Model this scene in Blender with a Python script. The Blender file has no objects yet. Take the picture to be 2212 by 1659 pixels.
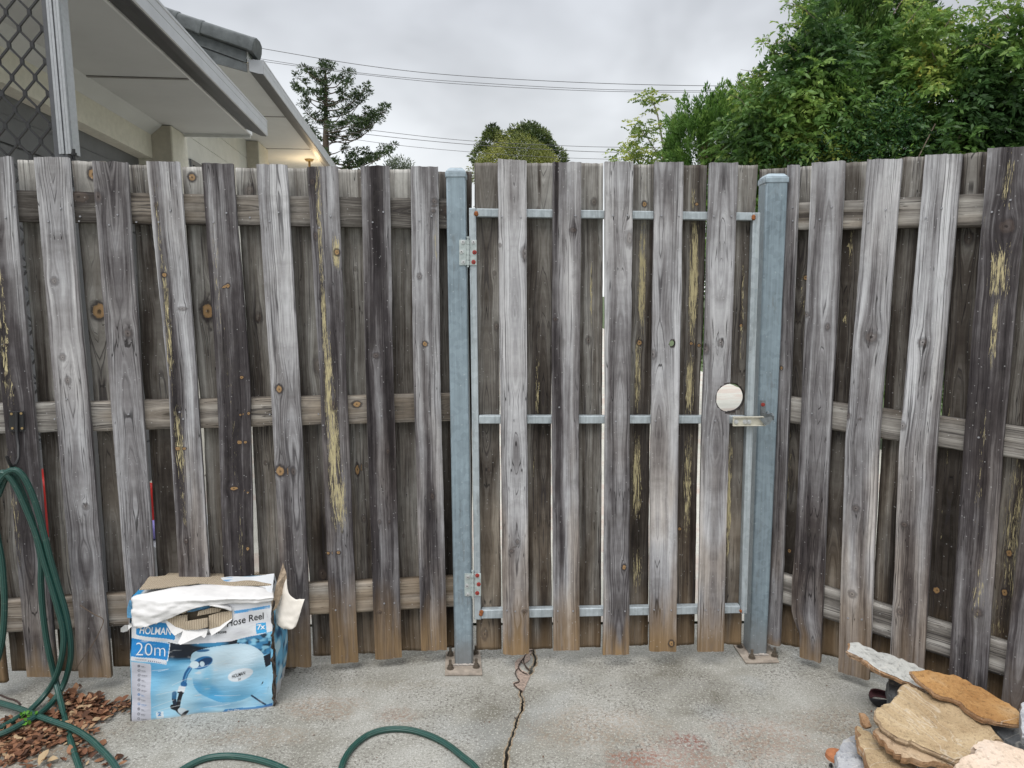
import bpy, bmesh, math, random
import numpy as np
from mathutils import Vector, Matrix, noise as mnoise

random.seed(7); rng = np.random.default_rng(7)
R = math.radians
S = bpy.context.scene
COL = S.collection

# ------------------------------------------------------------------ camera
CAM_H = 1.417            # eye height
FPX = 1500.0             # focal length for a picture 2212 wide
PITCH, ROLL = R(7.2), R(-0.45)
_fw = np.array([0, math.cos(PITCH), -math.sin(PITCH)])
_r0 = np.array([1., 0, 0]); _u0 = np.cross(_r0, _fw)
_rt = _r0*math.cos(ROLL)+_u0*math.sin(ROLL)
_up = np.cross(_rt, _fw)
CPOS = np.array([0, 0, CAM_H])
cd = bpy.data.cameras.new('camera'); cam = bpy.data.objects.new('camera', cd); COL.objects.link(cam)
cd.sensor_width = 36; cd.sensor_fit = 'HORIZONTAL'; cd.lens = FPX/2212*36
cd.clip_start = 0.05; cd.clip_end = 3000
m = Matrix(((_rt[0], _up[0], -_fw[0], 0), (_rt[1], _up[1], -_fw[1], 0), (_rt[2], _up[2], -_fw[2], CAM_H), (0, 0, 0, 1)))
cam.matrix_world = m
S.camera = cam

# ------------------------------------------------------------------ light
S.view_settings.view_transform = 'Standard'; S.view_settings.look = 'None'
S.view_settings.gamma = 1; S.view_settings.use_curve_mapping = False
S.view_settings.exposure = 0.40
W = bpy.data.worlds.new('World'); S.world = W; W.use_nodes = True
SUN_EL, SUN_AZ = R(60), R(205)     # azimuth measured clockwise from +Y

class NT:
    """tiny node-tree helper"""
    def __init__(s, tree): s.t = tree
    def n(s, typ, **k):
        nd = s.t.nodes.new(typ)
        for a, b in k.items(): setattr(nd, a, b)
        return nd
    def link(s, a, b): s.t.links.new(a, b)
    def put(s, sock, v):
        if isinstance(v, bpy.types.NodeSocket): s.link(v, sock)
        elif v is not None:
            if isinstance(v, (tuple, list)) and len(v) == 3 and sock.type == 'RGBA': v = (*v, 1)
            sock.default_value = v
    def math(s, op, a, b=None, c=None, clamp=False):
        nd = s.n('ShaderNodeMath', operation=op, use_clamp=clamp)
        s.put(nd.inputs[0], a); s.put(nd.inputs[1], b)
        if c is not None: s.put(nd.inputs[2], c)
        return nd.outputs[0]
    def comb(s, x, y, z):
        nd = s.n('ShaderNodeCombineXYZ')
        for i, v in enumerate((x, y, z)): s.put(nd.inputs[i], v)
        return nd.outputs[0]
    def sep(s, v):
        nd = s.n('ShaderNodeSeparateXYZ'); s.put(nd.inputs[0], v); return nd.outputs
    def noise(s, vec, scale=5, detail=2, rough=.5, dist=0, color=False):
        nd = s.n('ShaderNodeTexNoise'); s.put(nd.inputs['Vector'], vec)
        nd.inputs['Scale'].default_value = scale; nd.inputs['Detail'].default_value = detail
        nd.inputs['Roughness'].default_value = rough; nd.inputs['Distortion'].default_value = dist
        return nd.outputs['Color' if color else 'Fac']
    def voro(s, vec, scale=5, feature='F1', out='Distance', rnd=1.0):
        nd = s.n('ShaderNodeTexVoronoi', feature=feature); s.put(nd.inputs['Vector'], vec)
        nd.inputs['Scale'].default_value = scale; nd.inputs['Randomness'].default_value = rnd
        return nd.outputs[out]
    def ramp(s, fac, stops, interp='LINEAR'):
        nd = s.n('ShaderNodeValToRGB'); s.put(nd.inputs[0], fac)
        cr = nd.color_ramp; cr.interpolation = interp
        while len(cr.elements) < len(stops): cr.elements.new(0.5)
        for e, (p, c) in zip(cr.elements, stops):
            e.position = p
            e.color = (c, c, c, 1) if isinstance(c, (int, float)) else (*c, 1)
        return nd.outputs[0]
    def step(s, v, lo, hi):      # smooth 0..1 between lo and hi
        nd = s.n('ShaderNodeMapRange', interpolation_type='SMOOTHSTEP'); s.put(nd.inputs[0], v)
        nd.inputs[1].default_value = lo; nd.inputs[2].default_value = hi
        return nd.outputs[0]
    def mix(s, f, a, b, blend='MIX'):
        nd = s.n('ShaderNodeMix', data_type='RGBA', blend_type=blend)
        s.put(nd.inputs[0], f); s.put(nd.inputs[6], a); s.put(nd.inputs[7], b)
        return nd.outputs[2]
    def attr(s, name):
        nd = s.n('ShaderNodeAttribute', attribute_name=name); return nd
    def obj(s):
        return s.n('ShaderNodeTexCoord').outputs['Object']
    def bump(s, h, strength=.5, dist=.002):
        nd = s.n('ShaderNodeBump'); nd.inputs['Strength'].default_value = strength
        nd.inputs['Distance'].default_value = dist; s.put(nd.inputs['Height'], h)
        return nd.outputs[0]

w = NT(W.node_tree)
bg = W.node_tree.nodes['Background']; bg.inputs['Strength'].default_value = 0.1
sky = w.n('ShaderNodeTexSky', sky_type='NISHITA'); sky.sun_disc = False
sky.sun_elevation = SUN_EL; sky.sun_rotation = SUN_AZ
gen = w.n('ShaderNodeTexCoord').outputs['Generated']
gx, gy, gz = w.sep(gen)
flat = w.comb(gx, gy, w.math('MULTIPLY', gz, 1.5))
n1 = w.noise(flat, 2.6, 4, .5, .3)
n2 = w.noise(w.comb(w.math('ADD', gx, 7.3), gy, w.math('MULTIPLY', gz, 2.0)), 5.5, 3, .55, .2)
cl = w.ramp(gz, [(0.0, (.43, .44, .44)), (.10, (.415, .425, .43)), (.22, (.33, .34, .35)), (.40, (.25, .26, .278)),
                 (.60, (.55, .56, .585)), (1.0, (.95, .97, 1.0))])
mott = w.math('ADD', w.math('MULTIPLY', w.math('SUBTRACT', n1, .5), 1.5), w.math('MULTIPLY', w.math('SUBTRACT', n2, .5), .40))
cl = w.mix(1.0, cl, w.ramp(w.math('ADD', mott, .5), [(0, .55), (.5, 1.0), (1, 1.45)]), 'MULTIPLY')
cl = w.mix(1.0, cl, (19.5, 19.5, 19.5), 'MULTIPLY')   # against the background strength of 0.1
w.link(w.mix(.93, sky.outputs[0], cl), bg.inputs['Color'])
sl = bpy.data.lights.new('sun', 'SUN'); sl.energy = 1.5; sl.angle = R(35); sl.color = (1.0, .97, .93)
so = bpy.data.objects.new('sun', sl); COL.objects.link(so)
sd = Vector((math.sin(SUN_AZ)*math.cos(SUN_EL), math.cos(SUN_AZ)*math.cos(SUN_EL), math.sin(SUN_EL)))
so.rotation_euler = sd.to_track_quat('Z', 'Y').to_euler(); so.location = (0, -3, 8)

# ------------------------------------------------------------------ picture measurements -> real planes
def ray(x, y):
    return _fw+_rt*(x-1106)/FPX-_up*(y-829.5)/FPX
def on_plane(x, y, P, n):
    d = ray(x, y); n = np.asarray(n, float); return CPOS+d*(np.dot(np.asarray(P, float)-CPOS, n)/np.dot(d, n))
def on_y(x, y, Y): return on_plane(x, y, (0, Y, 0), (0, 1, 0))
def on_z(x, y, z=0.): return on_plane(x, y, (0, 0, z), (0, 0, 1))
def proj(P):
    v = np.asarray(P)-CPOS; d = v@_fw
    return 1106+FPX*(v@_rt)/d, 829.5-FPX*(v@_up)/d

# ------------------------------------------------------------------ object helpers
def tag(o, label=None, cat=None, group=None, kind=None):
    if label: o['label'] = label
    if cat: o['category'] = cat
    if group: o['group'] = group
    if kind: o['kind'] = kind
    return o
def empty(name, loc=(0, 0, 0), label=None, cat=None, group=None):
    o = bpy.data.objects.new(name, None); COL.objects.link(o); o.location = loc; o.empty_display_size = .1
    return tag(o, label, cat, group)
def link(name, me, mats=(), parent=None, smooth=False):
    o = bpy.data.objects.new(name, me); COL.objects.link(o)
    for mt in (mats if isinstance(mats, (list, tuple)) else [mats]): me.materials.append(mt)
    if parent is not None:
        o.parent = parent
        o.location = -Vector(parent.location) if parent.parent is None else (0, 0, 0)
    if smooth:
        me.polygons.foreach_set('use_smooth', [True]*len(me.polygons))
    return o
def mesh_np(name, V, F, mi=None):
    """V (n,3) array, F list of index lists or (m,k) array"""
    me = bpy.data.meshes.new(name); V = np.asarray(V, np.float32)
    if isinstance(F, np.ndarray):
        k = F.shape[1]; me.vertices.add(len(V)); me.vertices.foreach_set('co', V.ravel())
        me.loops.add(F.size); me.loops.foreach_set('vertex_index', F.ravel().astype(np.int32))
        me.polygons.add(len(F)); me.polygons.foreach_set('loop_start', np.arange(0, F.size, k, dtype=np.int32))
        me.update(calc_edges=True)
    else:
        me.from_pydata(V.tolist(), [], [list(map(int, f)) for f in F]); me.update()
    if mi is not None: me.polygons.foreach_set('material_index', np.asarray(mi, np.int32))
    return me
def vattr(me, name, A):
    A = np.asarray(A, np.float32)
    if A.ndim == 1:
        a = me.attributes.new(name, 'FLOAT', 'POINT'); a.data.foreach_set('value', A)
    else:
        a = me.attributes.new(name, 'FLOAT_VECTOR', 'POINT'); a.data.foreach_set('vector', A.ravel())

class MB:
    """collects shapes into one mesh"""
    def __init__(s): s.V = []; s.F = []; s.M = []
    def add(s, V, F, mi=0):
        b = len(s.V); s.V += [tuple(map(float, v)) for v in V]
        for f in F: s.F.append([b+i for i in f]); s.M.append(mi)
        return s
    def box(s, lo, hi, mi=0, xf=None):
        x0, y0, z0 = lo; x1, y1, z1 = hi
        V = [(x0, y0, z0), (x1, y0, z0), (x1, y1, z0), (x0, y1, z0), (x0, y0, z1), (x1, y0, z1), (x1, y1, z1), (x0, y1, z1)]
        if xf: V = [xf(v) for v in V]
        return s.add(V, [(0, 3, 2, 1), (4, 5, 6, 7), (0, 1, 5, 4), (1, 2, 6, 5), (2, 3, 7, 6), (3, 0, 4, 7)], mi)
    def prism(s, ring0, ring1, mi=0, cap=True):
        n = len(ring0); F = [(i, (i+1) % n, n+(i+1) % n, n+i) for i in range(n)]
        if cap: F += [tuple(range(n-1, -1, -1)), tuple(range(n, 2*n))]
        return s.add(list(ring0)+list(ring1), F, mi)
    def cyl(s, a, b, r, n=12, mi=0, r2=None):
        a = Vector(a); b = Vector(b); d = (b-a).normalized(); q = d.to_track_quat('Z', 'Y')
        r2 = r if r2 is None else r2
        rg = lambda c, rr: [c+q@Vector((rr*math.cos(2*math.pi*i/n), rr*math.sin(2*math.pi*i/n), 0)) for i in range(n)]
        return s.prism(rg(a, r), rg(b, r2), mi)
    def tube(s, pts, r, n=8, mi=0, closed=False):
        P = [Vector(p) for p in pts]; rings = []; prev = None
        rr = r if hasattr(r, '__len__') else [r]*len(P)
        for i, p in enumerate(P):
            t = (P[min(i+1, len(P)-1)]-P[max(i-1, 0)])
            t = t.normalized() if t.length > 1e-9 else Vector((0, 0, 1))
            if prev is None: x = t.orthogonal().normalized()
            else:
                x = prev-t*prev.dot(t); x = x.normalized() if x.length > 1e-6 else t.orthogonal().normalized()
            prev = x; y = t.cross(x)
            rings.append([p+(x*math.cos(2*math.pi*k/n)+y*math.sin(2*math.pi*k/n))*rr[i] for k in range(n)])
        V = [v for rg in rings for v in rg]; F = []
        for i in range(len(P)-1):
            for k in range(n): F.append((i*n+k, i*n+(k+1) % n, (i+1)*n+(k+1) % n, (i+1)*n+k))
        F += [tuple(range(n-1, -1, -1)), tuple(range((len(P)-1)*n, len(P)*n))]
        return s.add(V, F, mi)
    def build(s, name, mats, parent=None, smooth=False, bevel=0):
        me = bpy.data.meshes.new(name); me.from_pydata(s.V, [], s.F); me.update()
        me.polygons.foreach_set('material_index', s.M)
        o = link(name, me, mats, parent, smooth)
        bm = bmesh.new(); bm.from_mesh(me); bmesh.ops.recalc_face_normals(bm, faces=bm.faces); bm.to_mesh(me); bm.free()
        if bevel:
            b = o.modifiers.new('bevel', 'BEVEL'); b.width = bevel; b.segments = 2; b.limit_method = 'ANGLE'; b.angle_limit = R(40)
        if smooth:
            o.data.set_sharp_from_angle(angle=R(50))
        return o
def spline(pts, n=8):
    P = [np.array(p, float) for p in pts]; P = [2*P[0]-P[1]]+P+[2*P[-1]-P[-2]]; out = []
    for i in range(1, len(P)-2):
        for t in np.linspace(0, 1, n, endpoint=False):
            a, b, c, d = P[i-1:i+3]
            out.append(.5*((2*b)+(c-a)*t+(2*a-5*b+4*c-d)*t*t+(3*b-a-3*c+d)*t**3))
    out.append(P[-2]); return out

# ------------------------------------------------------------------ materials
def newmat(name):
    mt = bpy.data.materials.new(name); mt.use_nodes = True
    t = NT(mt.node_tree); b = mt.node_tree.nodes['Principled BSDF']
    return mt, t, b
def plain(name, col, rough=.6, metal=0, var=.12, scale=20, bump=0, spec=.5, stretch=(1, 1, 1)):
    mt, t, b = newmat(name); o = t.obj(); x, y, z = t.sep(o)
    o = t.comb(t.math('MULTIPLY', x, stretch[0]), t.math('MULTIPLY', y, stretch[1]), t.math('MULTIPLY', z, stretch[2]))
    n = t.noise(o, scale, 4, .6)
    c = t.mix(1.0, tuple(col), t.ramp(n, [(.3, 1-var), (.7, 1+var if var < .3 else 1.2)]), 'MULTIPLY')
    t.link(c, b.inputs['Base Color']); b.inputs['Roughness'].default_value = rough
    b.inputs['Metallic'].default_value = metal; b.inputs['Specular IOR Level'].default_value = spec
    if bump: t.link(t.bump(n, .6, bump), b.inputs['Normal'])
    return mt

def wood_material(name, stops, warm=(.25, .165, .085), flakecol=(.62, .535, .31), lengthy=1.0):
    mt, t, b = newmat(name)
    wv = t.sep(t.attr('wv').outputs['Vector']); g, v, sd_ = wv[0], wv[1], wv[2]
    wt = t.sep(t.attr('wt').outputs['Vector']); tone, flake, brown = wt[0], wt[1], wt[2]
    wk = t.sep(t.attr('wk').outputs['Vector']); kx, ky, km = wk[0], wk[1], wk[2]
    kc = t.attr('kc').outputs['Fac']
    M = lambda a, k: t.math('MULTIPLY', a, k)
    wob = M(t.math('SUBTRACT', t.noise(t.comb(M(g, 8), M(v, 5), sd_), 1, 2), .5), .012)
    gw = t.math('ADD', g, wob)
    n3 = t.noise(t.comb(M(gw, 30), M(v, 1.3), sd_), 1, 1.5, .5)
    n1 = t.noise(t.comb(M(gw, 150), M(v, 3.2), M(sd_, 3)), 1, 3, .6)
    n2 = t.noise(t.comb(M(gw, 520), M(v, 13), M(sd_, 5)), 1, 2, .6)
    iso = t.noise(t.comb(M(g, 30), M(v, 12), M(sd_, 7)), 1, 4, .65)
    n4 = t.noise(t.comb(M(gw, 270), M(v, 2.0), t.math('ADD', M(sd_, 2), 50)), 1, 2, .6)
    gr = t.math('ADD', t.math('ADD', M(n3, .60), M(n1, .22)), t.math('ADD', M(n2, .14), t.math('ADD', M(iso, .20), M(n4, .18))))
    gr = t.math('SUBTRACT', gr, .685)
    val = t.math('ADD', M(gr, 2.1), tone)
    col = t.ramp(val, stops)
    # some lengths have kept a warmer, less weathered brown
    wz = t.step(t.noise(t.comb(M(g, 9), M(v, 1.6), t.math('ADD', M(sd_, 3), 21)), 1, 2, .6), .42, .68)
    lowz = t.math('SUBTRACT', 1, t.step(v, .25, 1.25))
    col = t.mix(M(wz, t.math('ADD', .12, M(lowz, .6))), col, t.mix(1.0, col, (1.0, .84, .66), 'MULTIPLY'))
    # blotchy grey algae and dirt, across the grain
    bl = t.step(t.noise(t.comb(M(g, 14), M(v, 9), t.math('ADD', sd_, 61)), 1, 5, .7), .50, .72)
    col = t.mix(M(bl, .30), col, (.075, .068, .060))
    # thin dark late-wood lines and drying checks
    ln = t.noise(t.comb(M(gw, 135), M(v, 1.0), t.math('ADD', M(sd_, 2), 31)), 1, 1, .5)
    la = t.math('ABSOLUTE', t.math('SUBTRACT', ln, .5))
    line = t.math('SUBTRACT', 1, t.step(la, .004, .038))
    lmask = t.step(t.noise(t.comb(M(g, 20), M(v, 1.5), t.math('ADD', sd_, 12)), 1, 1), .36, .56)
    col = t.mix(M(M(line, lmask), .72), col, (.028, .024, .026))
    ck = t.noise(t.comb(M(g, 60), M(v, 1.6), t.math('ADD', M(sd_, 4), 77)), 1, 2, .55)
    crack = t.math('SUBTRACT', 1, t.step(t.math('ABSOLUTE', t.math('SUBTRACT', ck, .47)), .0016, .0075))
    crack = M(crack, t.step(t.noise(t.comb(M(g, 15), M(v, 3), t.math('ADD', sd_, 3)), 1, 1), .46, .53))
    col = t.mix(M(crack, .8), col, (.012, .01, .01))
    # flaking yellow surface layer
    fn = t.noise(t.comb(M(gw, 420), M(v, 22), t.math('ADD', sd_, 5)), 1, 4, .75)
    ff = t.math('ADD', fn, M(t.math('SUBTRACT', flake, 1), .40))
    fm = M(t.step(ff, .395, .45), t.step(t.noise(t.comb(M(gw, 130), M(v, 7), t.math('ADD', sd_, 43)), 1, 4, .7), .40, .47))
    col = t.mix(fm, col, t.mix(t.noise(t.comb(M(g, 300), M(v, 30), 1.), 1, 2), tuple(.4*c for c in flakecol), flakecol))
    # brown, unweathered and splashed foot
    bn = t.noise(t.comb(M(g, 60), M(v, 5), t.math('ADD', sd_, 9)), 1, 3, .6)
    bm_ = t.math('MULTIPLY', brown, t.step(bn, .05, .55), clamp=True)
    col = t.mix(bm_, col, t.mix(n1, tuple(.30*c for c in warm), tuple(1.5*c for c in warm)))
    # knots
    r = t.math('SQRT', t.math('ADD', M(kx, kx), M(ky, ky)))
    ang = t.math('ADD', r, M(t.math('SUBTRACT', t.noise(t.comb(kx, ky, sd_), 1.4, 2, .5), .5), .9))
    rings = t.ramp(t.math('FRACT', M(ang, 2.6)), [(0, (.10, .055, .035)), (.5, (.17, .12, .09)), (1, (.08, .045, .03))])
    kcol = t.mix(kc, t.mix(.55, rings, (.055, .045, .042)), t.mix(.5, rings, (.50, .30, .11)))
    core = M(t.math('SUBTRACT', 1, t.step(ang, .75, 1.0)), km)
    halo = M(t.math('SUBTRACT', 1, t.step(t.math('ABSOLUTE', t.math('SUBTRACT', ang, 1.05)), .02, .75)), km)
    col = t.mix(M(halo, t.math('ADD', .5, M(kc, .35))), col, (.03, .024, .024))
    col = t.mix(M(core, t.math('ADD', .42, M(kc, .45))), col, kcol)
    heart = M(t.math('SUBTRACT', 1, t.step(ang, .12, .30)), km)
    col = t.mix(M(heart, .75), col, (.015, .011, .01))
    # white specks
    sp = t.voro(t.obj(), 62)
    spm = t.math('SUBTRACT', 1, t.step(sp, .09, .16))
    spr = t.step(t.noise(t.comb(M(g, 60), M(v, 45), t.math('ADD', sd_, 2)), 1, 1), .50, .56)
    col = t.mix(M(M(spm, spr), .30), col, (.62, .62, .62))
    t.link(col, b.inputs['Base Color']); b.inputs['Roughness'].default_value = .82
    b.inputs['Specular IOR Level'].default_value = .22
    h = t.math('ADD', t.math('ADD', M(n2, .5), M(n1, .8)), t.math('ADD', M(crack, -1.6), M(line, -.5)))
    h = t.math('ADD', h, M(fm, .5))
    t.link(t.bump(h, .55, .0016), b.inputs['Normal'])
    return mt
GREY = [(0.0, (.016, .013, .014)), (.25, (.058, .051, .053)), (.50, (.175, .167, .171)), (.75, (.345, .342, .351)), (1.0, (.53, .53, .542))]
GREEN = [(0.0, (.018, .014, .011)), (.25, (.060, .050, .042)), (.50, (.155, .143, .128)), (.75, (.30, .29, .27)), (1.0, (.47, .46, .43))]
RAIL = [(0.0, (.028, .023, .019)), (.25, (.080, .072, .064)), (.50, (.205, .190, .172)), (.75, (.345, .328, .30)), (1.0, (.48, .46, .43))]
M_front = wood_material('weathered_paling_wood', GREY)
M_back = wood_material('weathered_backing_wood', GREEN)
M_rail = wood_material('weathered_rail_wood', RAIL)

def galv_material(name, base, streak):
    mt, t, b = newmat(name); x, y, z = t.sep(t.obj())
    n = t.noise(t.comb(t.math('MULTIPLY', x, 130), t.math('MULTIPLY', y, 130), t.math('MULTIPLY', z, 3.5)), 1, 5, .7)
    sp = t.voro(t.obj(), 60, out='Color')
    big = t.noise(t.obj(), 5, 3, .6)
    f = t.math('ADD', t.math('MULTIPLY', n, .6), t.math('ADD', t.math('MULTIPLY', t.sep(sp)[0], .12), t.math('MULTIPLY', big, .35)))
    c = t.ramp(f, [(.30, tuple(streak)), (.52, tuple(base)), (.8, tuple(min(1, 1.45*k) for k in base))])
    gr = t.step(t.noise(t.comb(t.math('MULTIPLY', x, 30), t.math('MULTIPLY', y, 30), t.math('MULTIPLY', z, 7)), 1, 5, .75), .55, .68)
    c = t.mix(t.math('MULTIPLY', gr, .35), c, (.13, .13, .125))
    foot = t.math('MULTIPLY', t.math('SUBTRACT', 1, t.step(t.math('ADD', z, t.math('MULTIPLY', big, .12)), .10, .24)), .6)
    c = t.mix(foot, c, (.20, .19, .18))
    dots = t.math('SUBTRACT', 1, t.step(t.voro(t.obj(), 38), .06, .12))
    c = t.mix(t.math('MULTIPLY', dots, .25), c, (.62, .66, .68))
    t.link(c, b.inputs['Base Color']); b.inputs['Metallic'].default_value = .25
    t.link(t.ramp(n, [(.2, .38), (.8, .6)]), b.inputs['Roughness'])
    t.link(t.bump(n, .25, .001), b.inputs['Normal'])
    return mt
M_post = galv_material('blue_grey_galvanised_steel', (.21, .265, .30), (.115, .15, .175))
M_frame = galv_material('pale_galvanised_tube', (.34, .38, .40), (.20, .235, .255))
M_zinc = plain('zinc_plate', (.42, .47, .46), .42, .35, .2, 60)
M_dullzinc = plain('dull_zinc', (.20, .22, .23), .4, .5, .3, 90)
M_screw = plain('zinc_screw', (.55, .56, .56), .35, .6, .2, 200)
M_red = plain('red_oxidised_screw', (.30, .035, .025), .6, 0, .3, 200)
M_rust = plain('rust', (.30, .10, .03), .9, 0, .6, 150, .002)
M_plate = plain('stained_base_plate', (.30, .255, .21), .75, .1, .28, 45, .0015)
M_nut = plain('weathered_nut', (.14, .115, .09), .5, .5, .3, 90)
M_black = plain('black_painted_steel', (.012, .012, .013), .5)
M_cream = plain('cream_coated_channel', (.50, .48, .40), .45, .2, .15, 60)
M_nail = plain('nail_head', (.33, .33, .35), .45, .5, .2, 300)
M_white = plain('white_painted_trim', (.62, .63, .63), .5, 0, .10, 6)
# ------------------------------------------------------------------ ground
def concrete_material():
    mt, t, b = newmat('stained_concrete'); o = t.obj(); x, y, z = t.sep(o)
    n1 = t.noise(o, 2.6, 5, .62, .5); n2 = t.noise(o, 9, 4, .6); n3 = t.noise(o, 95, 4, .75); n4 = t.noise(o, 210, 3, .7)
    c = t.ramp(n1, [(.3, (.155, .147, .120)), (.48, (.265, .259, .228)), (.68, (.385, .382, .355))])
    c = t.mix(t.math('MULTIPLY', t.step(n2, .45, .75), .6), c, (.345, .34, .31))
    blue = t.step(t.noise(t.comb(x, y, 4.), 3.0, 2), .55, .72)
    c = t.mix(t.math('MULTIPLY', blue, .35), c, (.29, .31, .315))
    # dark exposed aggregate specks
    s1 = t.step(n3, .50, .60); s2 = t.step(t.noise(t.comb(x, y, 9.), 5, 3), .38, .62)
    c = t.mix(t.math('MULTIPLY', s1, t.math('ADD', .14, t.math('MULTIPLY', s2, .7))), c, (.10, .09, .078))
    c = t.mix(t.math('MULTIPLY', t.step(n4, .53, .62), .6), c, (.105, .095, .08))
    c = t.mix(t.math('MULTIPLY', t.step(t.noise(t.comb(x, y, 3.), 130, 3, .7), .56, .64), .55), c, (.56, .55, .50))
    # brown and red stains that stay on the slab
    def blotch(cx, cy, rx, ry):
        d = t.math('SQRT', t.math('ADD', t.math('POWER', t.math('DIVIDE', t.math('SUBTRACT', x, cx), rx), 2), t.math('POWER', t.math('DIVIDE', t.math('SUBTRACT', y, cy), ry), 2)))
        d = t.math('ADD', d, t.math('MULTIPLY', t.math('SUBTRACT', t.noise(o, 9, 4, .7), .5), 1.6))
        return t.math('SUBTRACT', 1, t.step(d, .3, 1.0))
    fine = t.step(t.noise(t.comb(x, y, 7.), 75, 3, .7), .42, .58)
    for (px, py, rx, ry, col, k) in STAINS:
        p = on_z(px, py); f = t.math('MULTIPLY', t.math('MULTIPLY', blotch(p[0], p[1], rx, ry), fine), k)
        c = t.mix(f, c, col)
    t.link(c, b.inputs['Base Color']); b.inputs['Roughness'].default_value = .9; b.inputs['Specular IOR Level'].default_value = .25
    t.link(t.bump(t.math('ADD', n3, t.math('MULTIPLY', n2, .5)), .5, .002), b.inputs['Normal'])
    return mt
STAINS = [(1490, 1605, .10, .07, (.17, .045, .03), .75), (1440, 1650, .25, .12, (.26, .12, .08), .5), (1290, 1575, .3, .16, (.25, .17, .11), .4), (1650, 1600, .25, .16, (.26, .15, .10), .45),
          (700, 1530, .18, .10, (.24, .155, .10), .5), (860, 1545, .09, .08, (.22, .13, .085), .5), (1380, 1640, .12, .05, (.20, .06, .04), .5),
          (150, 1530, .16, .12, (.13, .10, .08), .6), (60, 1600, .35, .2, (.20, .14, .09), .6), (860, 1480, .35, .05, (.20, .17, .12), .3), (1800, 1560, .2, .12, (.22, .16, .11), .4), (560, 1590, .25, .08, (.22, .16, .11), .4), (1200, 1450, .5, .05, (.16, .15, .13), .3), (1430, 1480, .35, .06, (.20, .20, .19), .35)]
M_conc = concrete_material()
CRACK = [(1150, 1398), (1153, 1412), (1156, 1432), (1149, 1444), (1147, 1452), (1137, 1464), (1130, 1482), (1124, 1500), (1129, 1515), (1128, 1530), (1121, 1548), (1115, 1560),
         (1113, 1575), (1105, 1592), (1101, 1608), (1095, 1625), (1094, 1640), (1092, 1660), (1088, 1700), (1080, 1760), (1070, 1850)]
CW = [2.6, 4.5, 5.2, 7, 8, 6, 5, 3.6, 4.8, 5.4, 4.2, 5.6, 5, 5.2, 5.4, 6.8, 8, 7, 6, 6, 6]
def build_slab():
    L = []; Rr = []
    r = random.Random(3)
    pts = spline([(x, y, wd) for (x, y), wd in zip(CRACK, CW)], 5)
    for p in pts:
        j = r.uniform(-1.6, 1.6); wl = max(.5, p[2]*.5+r.uniform(-.6, .9)); wr = max(.5, p[2]*.5+r.uniform(-.6, .9))
        L.append(on_z(p[0]-wl+j, p[1]+r.uniform(-.6, .6))); Rr.append(on_z(p[0]+wr+j, p[1]+r.uniform(-.6, .6)))
    tip = (L[0]+Rr[0])/2+np.array([0, .06, 0]); z = 0.
    far = 2.86; near = -6
    A = [(-14, near, z), (L[-1][0], near, z)]+[tuple(p) for p in reversed(L)]+[(tip[0], tip[1], z), (tip[0], far, z), (-14, far, z)]
    B = [(14, near, z), (14, far, z), (tip[0], far, z), (tip[0], tip[1], z)]+[tuple(p) for p in Rr]+[(Rr[-1][0], near, z)]
    me = bpy.data.meshes.new('concrete_slab'); bm = bmesh.new()
    for poly in (A, B):
        vs = [bm.verts.new(p) for p in poly]; f = bm.faces.new(vs)
        g = bmesh.ops.extrude_face_region(bm, geom=[f])
        for v in [v for v in g['geom'] if isinstance(v, bmesh.types.BMVert)]: v.co.z = -.05
    bmesh.ops.triangulate(bm, faces=[f for f in bm.faces if len(f.verts) > 4])
    bmesh.ops.recalc_face_normals(bm, faces=bm.faces)
    bm.to_mesh(me); bm.free()
    pat = tag(link('concrete_patio', me, M_conc), kind='structure')
    # crumbled brown lips along both sides of the crack
    mE = plain('crumbled_crack_lip', (.30, .235, .16), .95, 0, .6, 130, .002)
    for E_, sg in ((L, -1), (Rr, 1)):
        m_ = MB(); V = []; k = len(E_)
        for i, p in enumerate(E_):
            o_ = (.002+.005*abs(mnoise.noise(Vector((i*.45, sg*3., 0))))+.003*r.random())*sg
            V += [(p[0]-sg*.0004, p[1], .0012), (p[0]+o_*.6, p[1], .0012), (p[0]+o_, p[1]+r.uniform(-.003, .003), .0004)]
        m_.add(V, [(3*i+j, 3*i+j+1, 3*i+j+4, 3*i+j+3) for i in range(k-1) for j in (0, 1)]); m_.build('crack_lip', mE, pat)
    mD = plain('crack_branch_dirt', (.045, .03, .022), .95, 0, .4, 60)
    for ln, w_ in (([(1151, 1405), (1141, 1408), (1134, 1416), (1131, 1428), (1136, 1440), (1146, 1450)], 2.6), ([(1134, 1418), (1126, 1428), (1120, 1440), (1126, 1450), (1140, 1457)], 2.), ([(1120, 1442), (1113, 1452), (1116, 1462), (1122, 1472), (1110, 1477), (1118, 1486), (1130, 1494)], 1.8), ([(1122, 1548), (1114, 1551), (1110, 1549)], 1.2)):
        P_ = spline([(x, y) for x, y in ln], 5); V = []; m_ = MB(); k = len(P_)
        for i, p in enumerate(P_):
            a_ = P_[min(i+1, k-1)]-P_[max(i-1, 0)]; a_ = a_/np.linalg.norm(a_); h_ = w_*(.35+.5*r.random())*(1 if 0 < i < k-1 else .3)
            for sg in (-1, 1): V.append(tuple(on_z(p[0]-a_[1]*h_*sg, p[1]+a_[0]*h_*sg, .0055)))
        m_.add(V, [(2*i, 2*i+1, 2*i+3, 2*i+2) for i in range(k-1)]); m_.build('crack_branch', mD, pat)
    return pat
build_slab()
M_crackdirt = plain('dirt_in_crack', (.05, .032, .02), .95, 0, .5, 60)
mb = MB(); mb.box((-14, -6, -.09), (14, 2.9, -.03)); tag(mb.build('soil', M_crackdirt), kind='structure')
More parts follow.
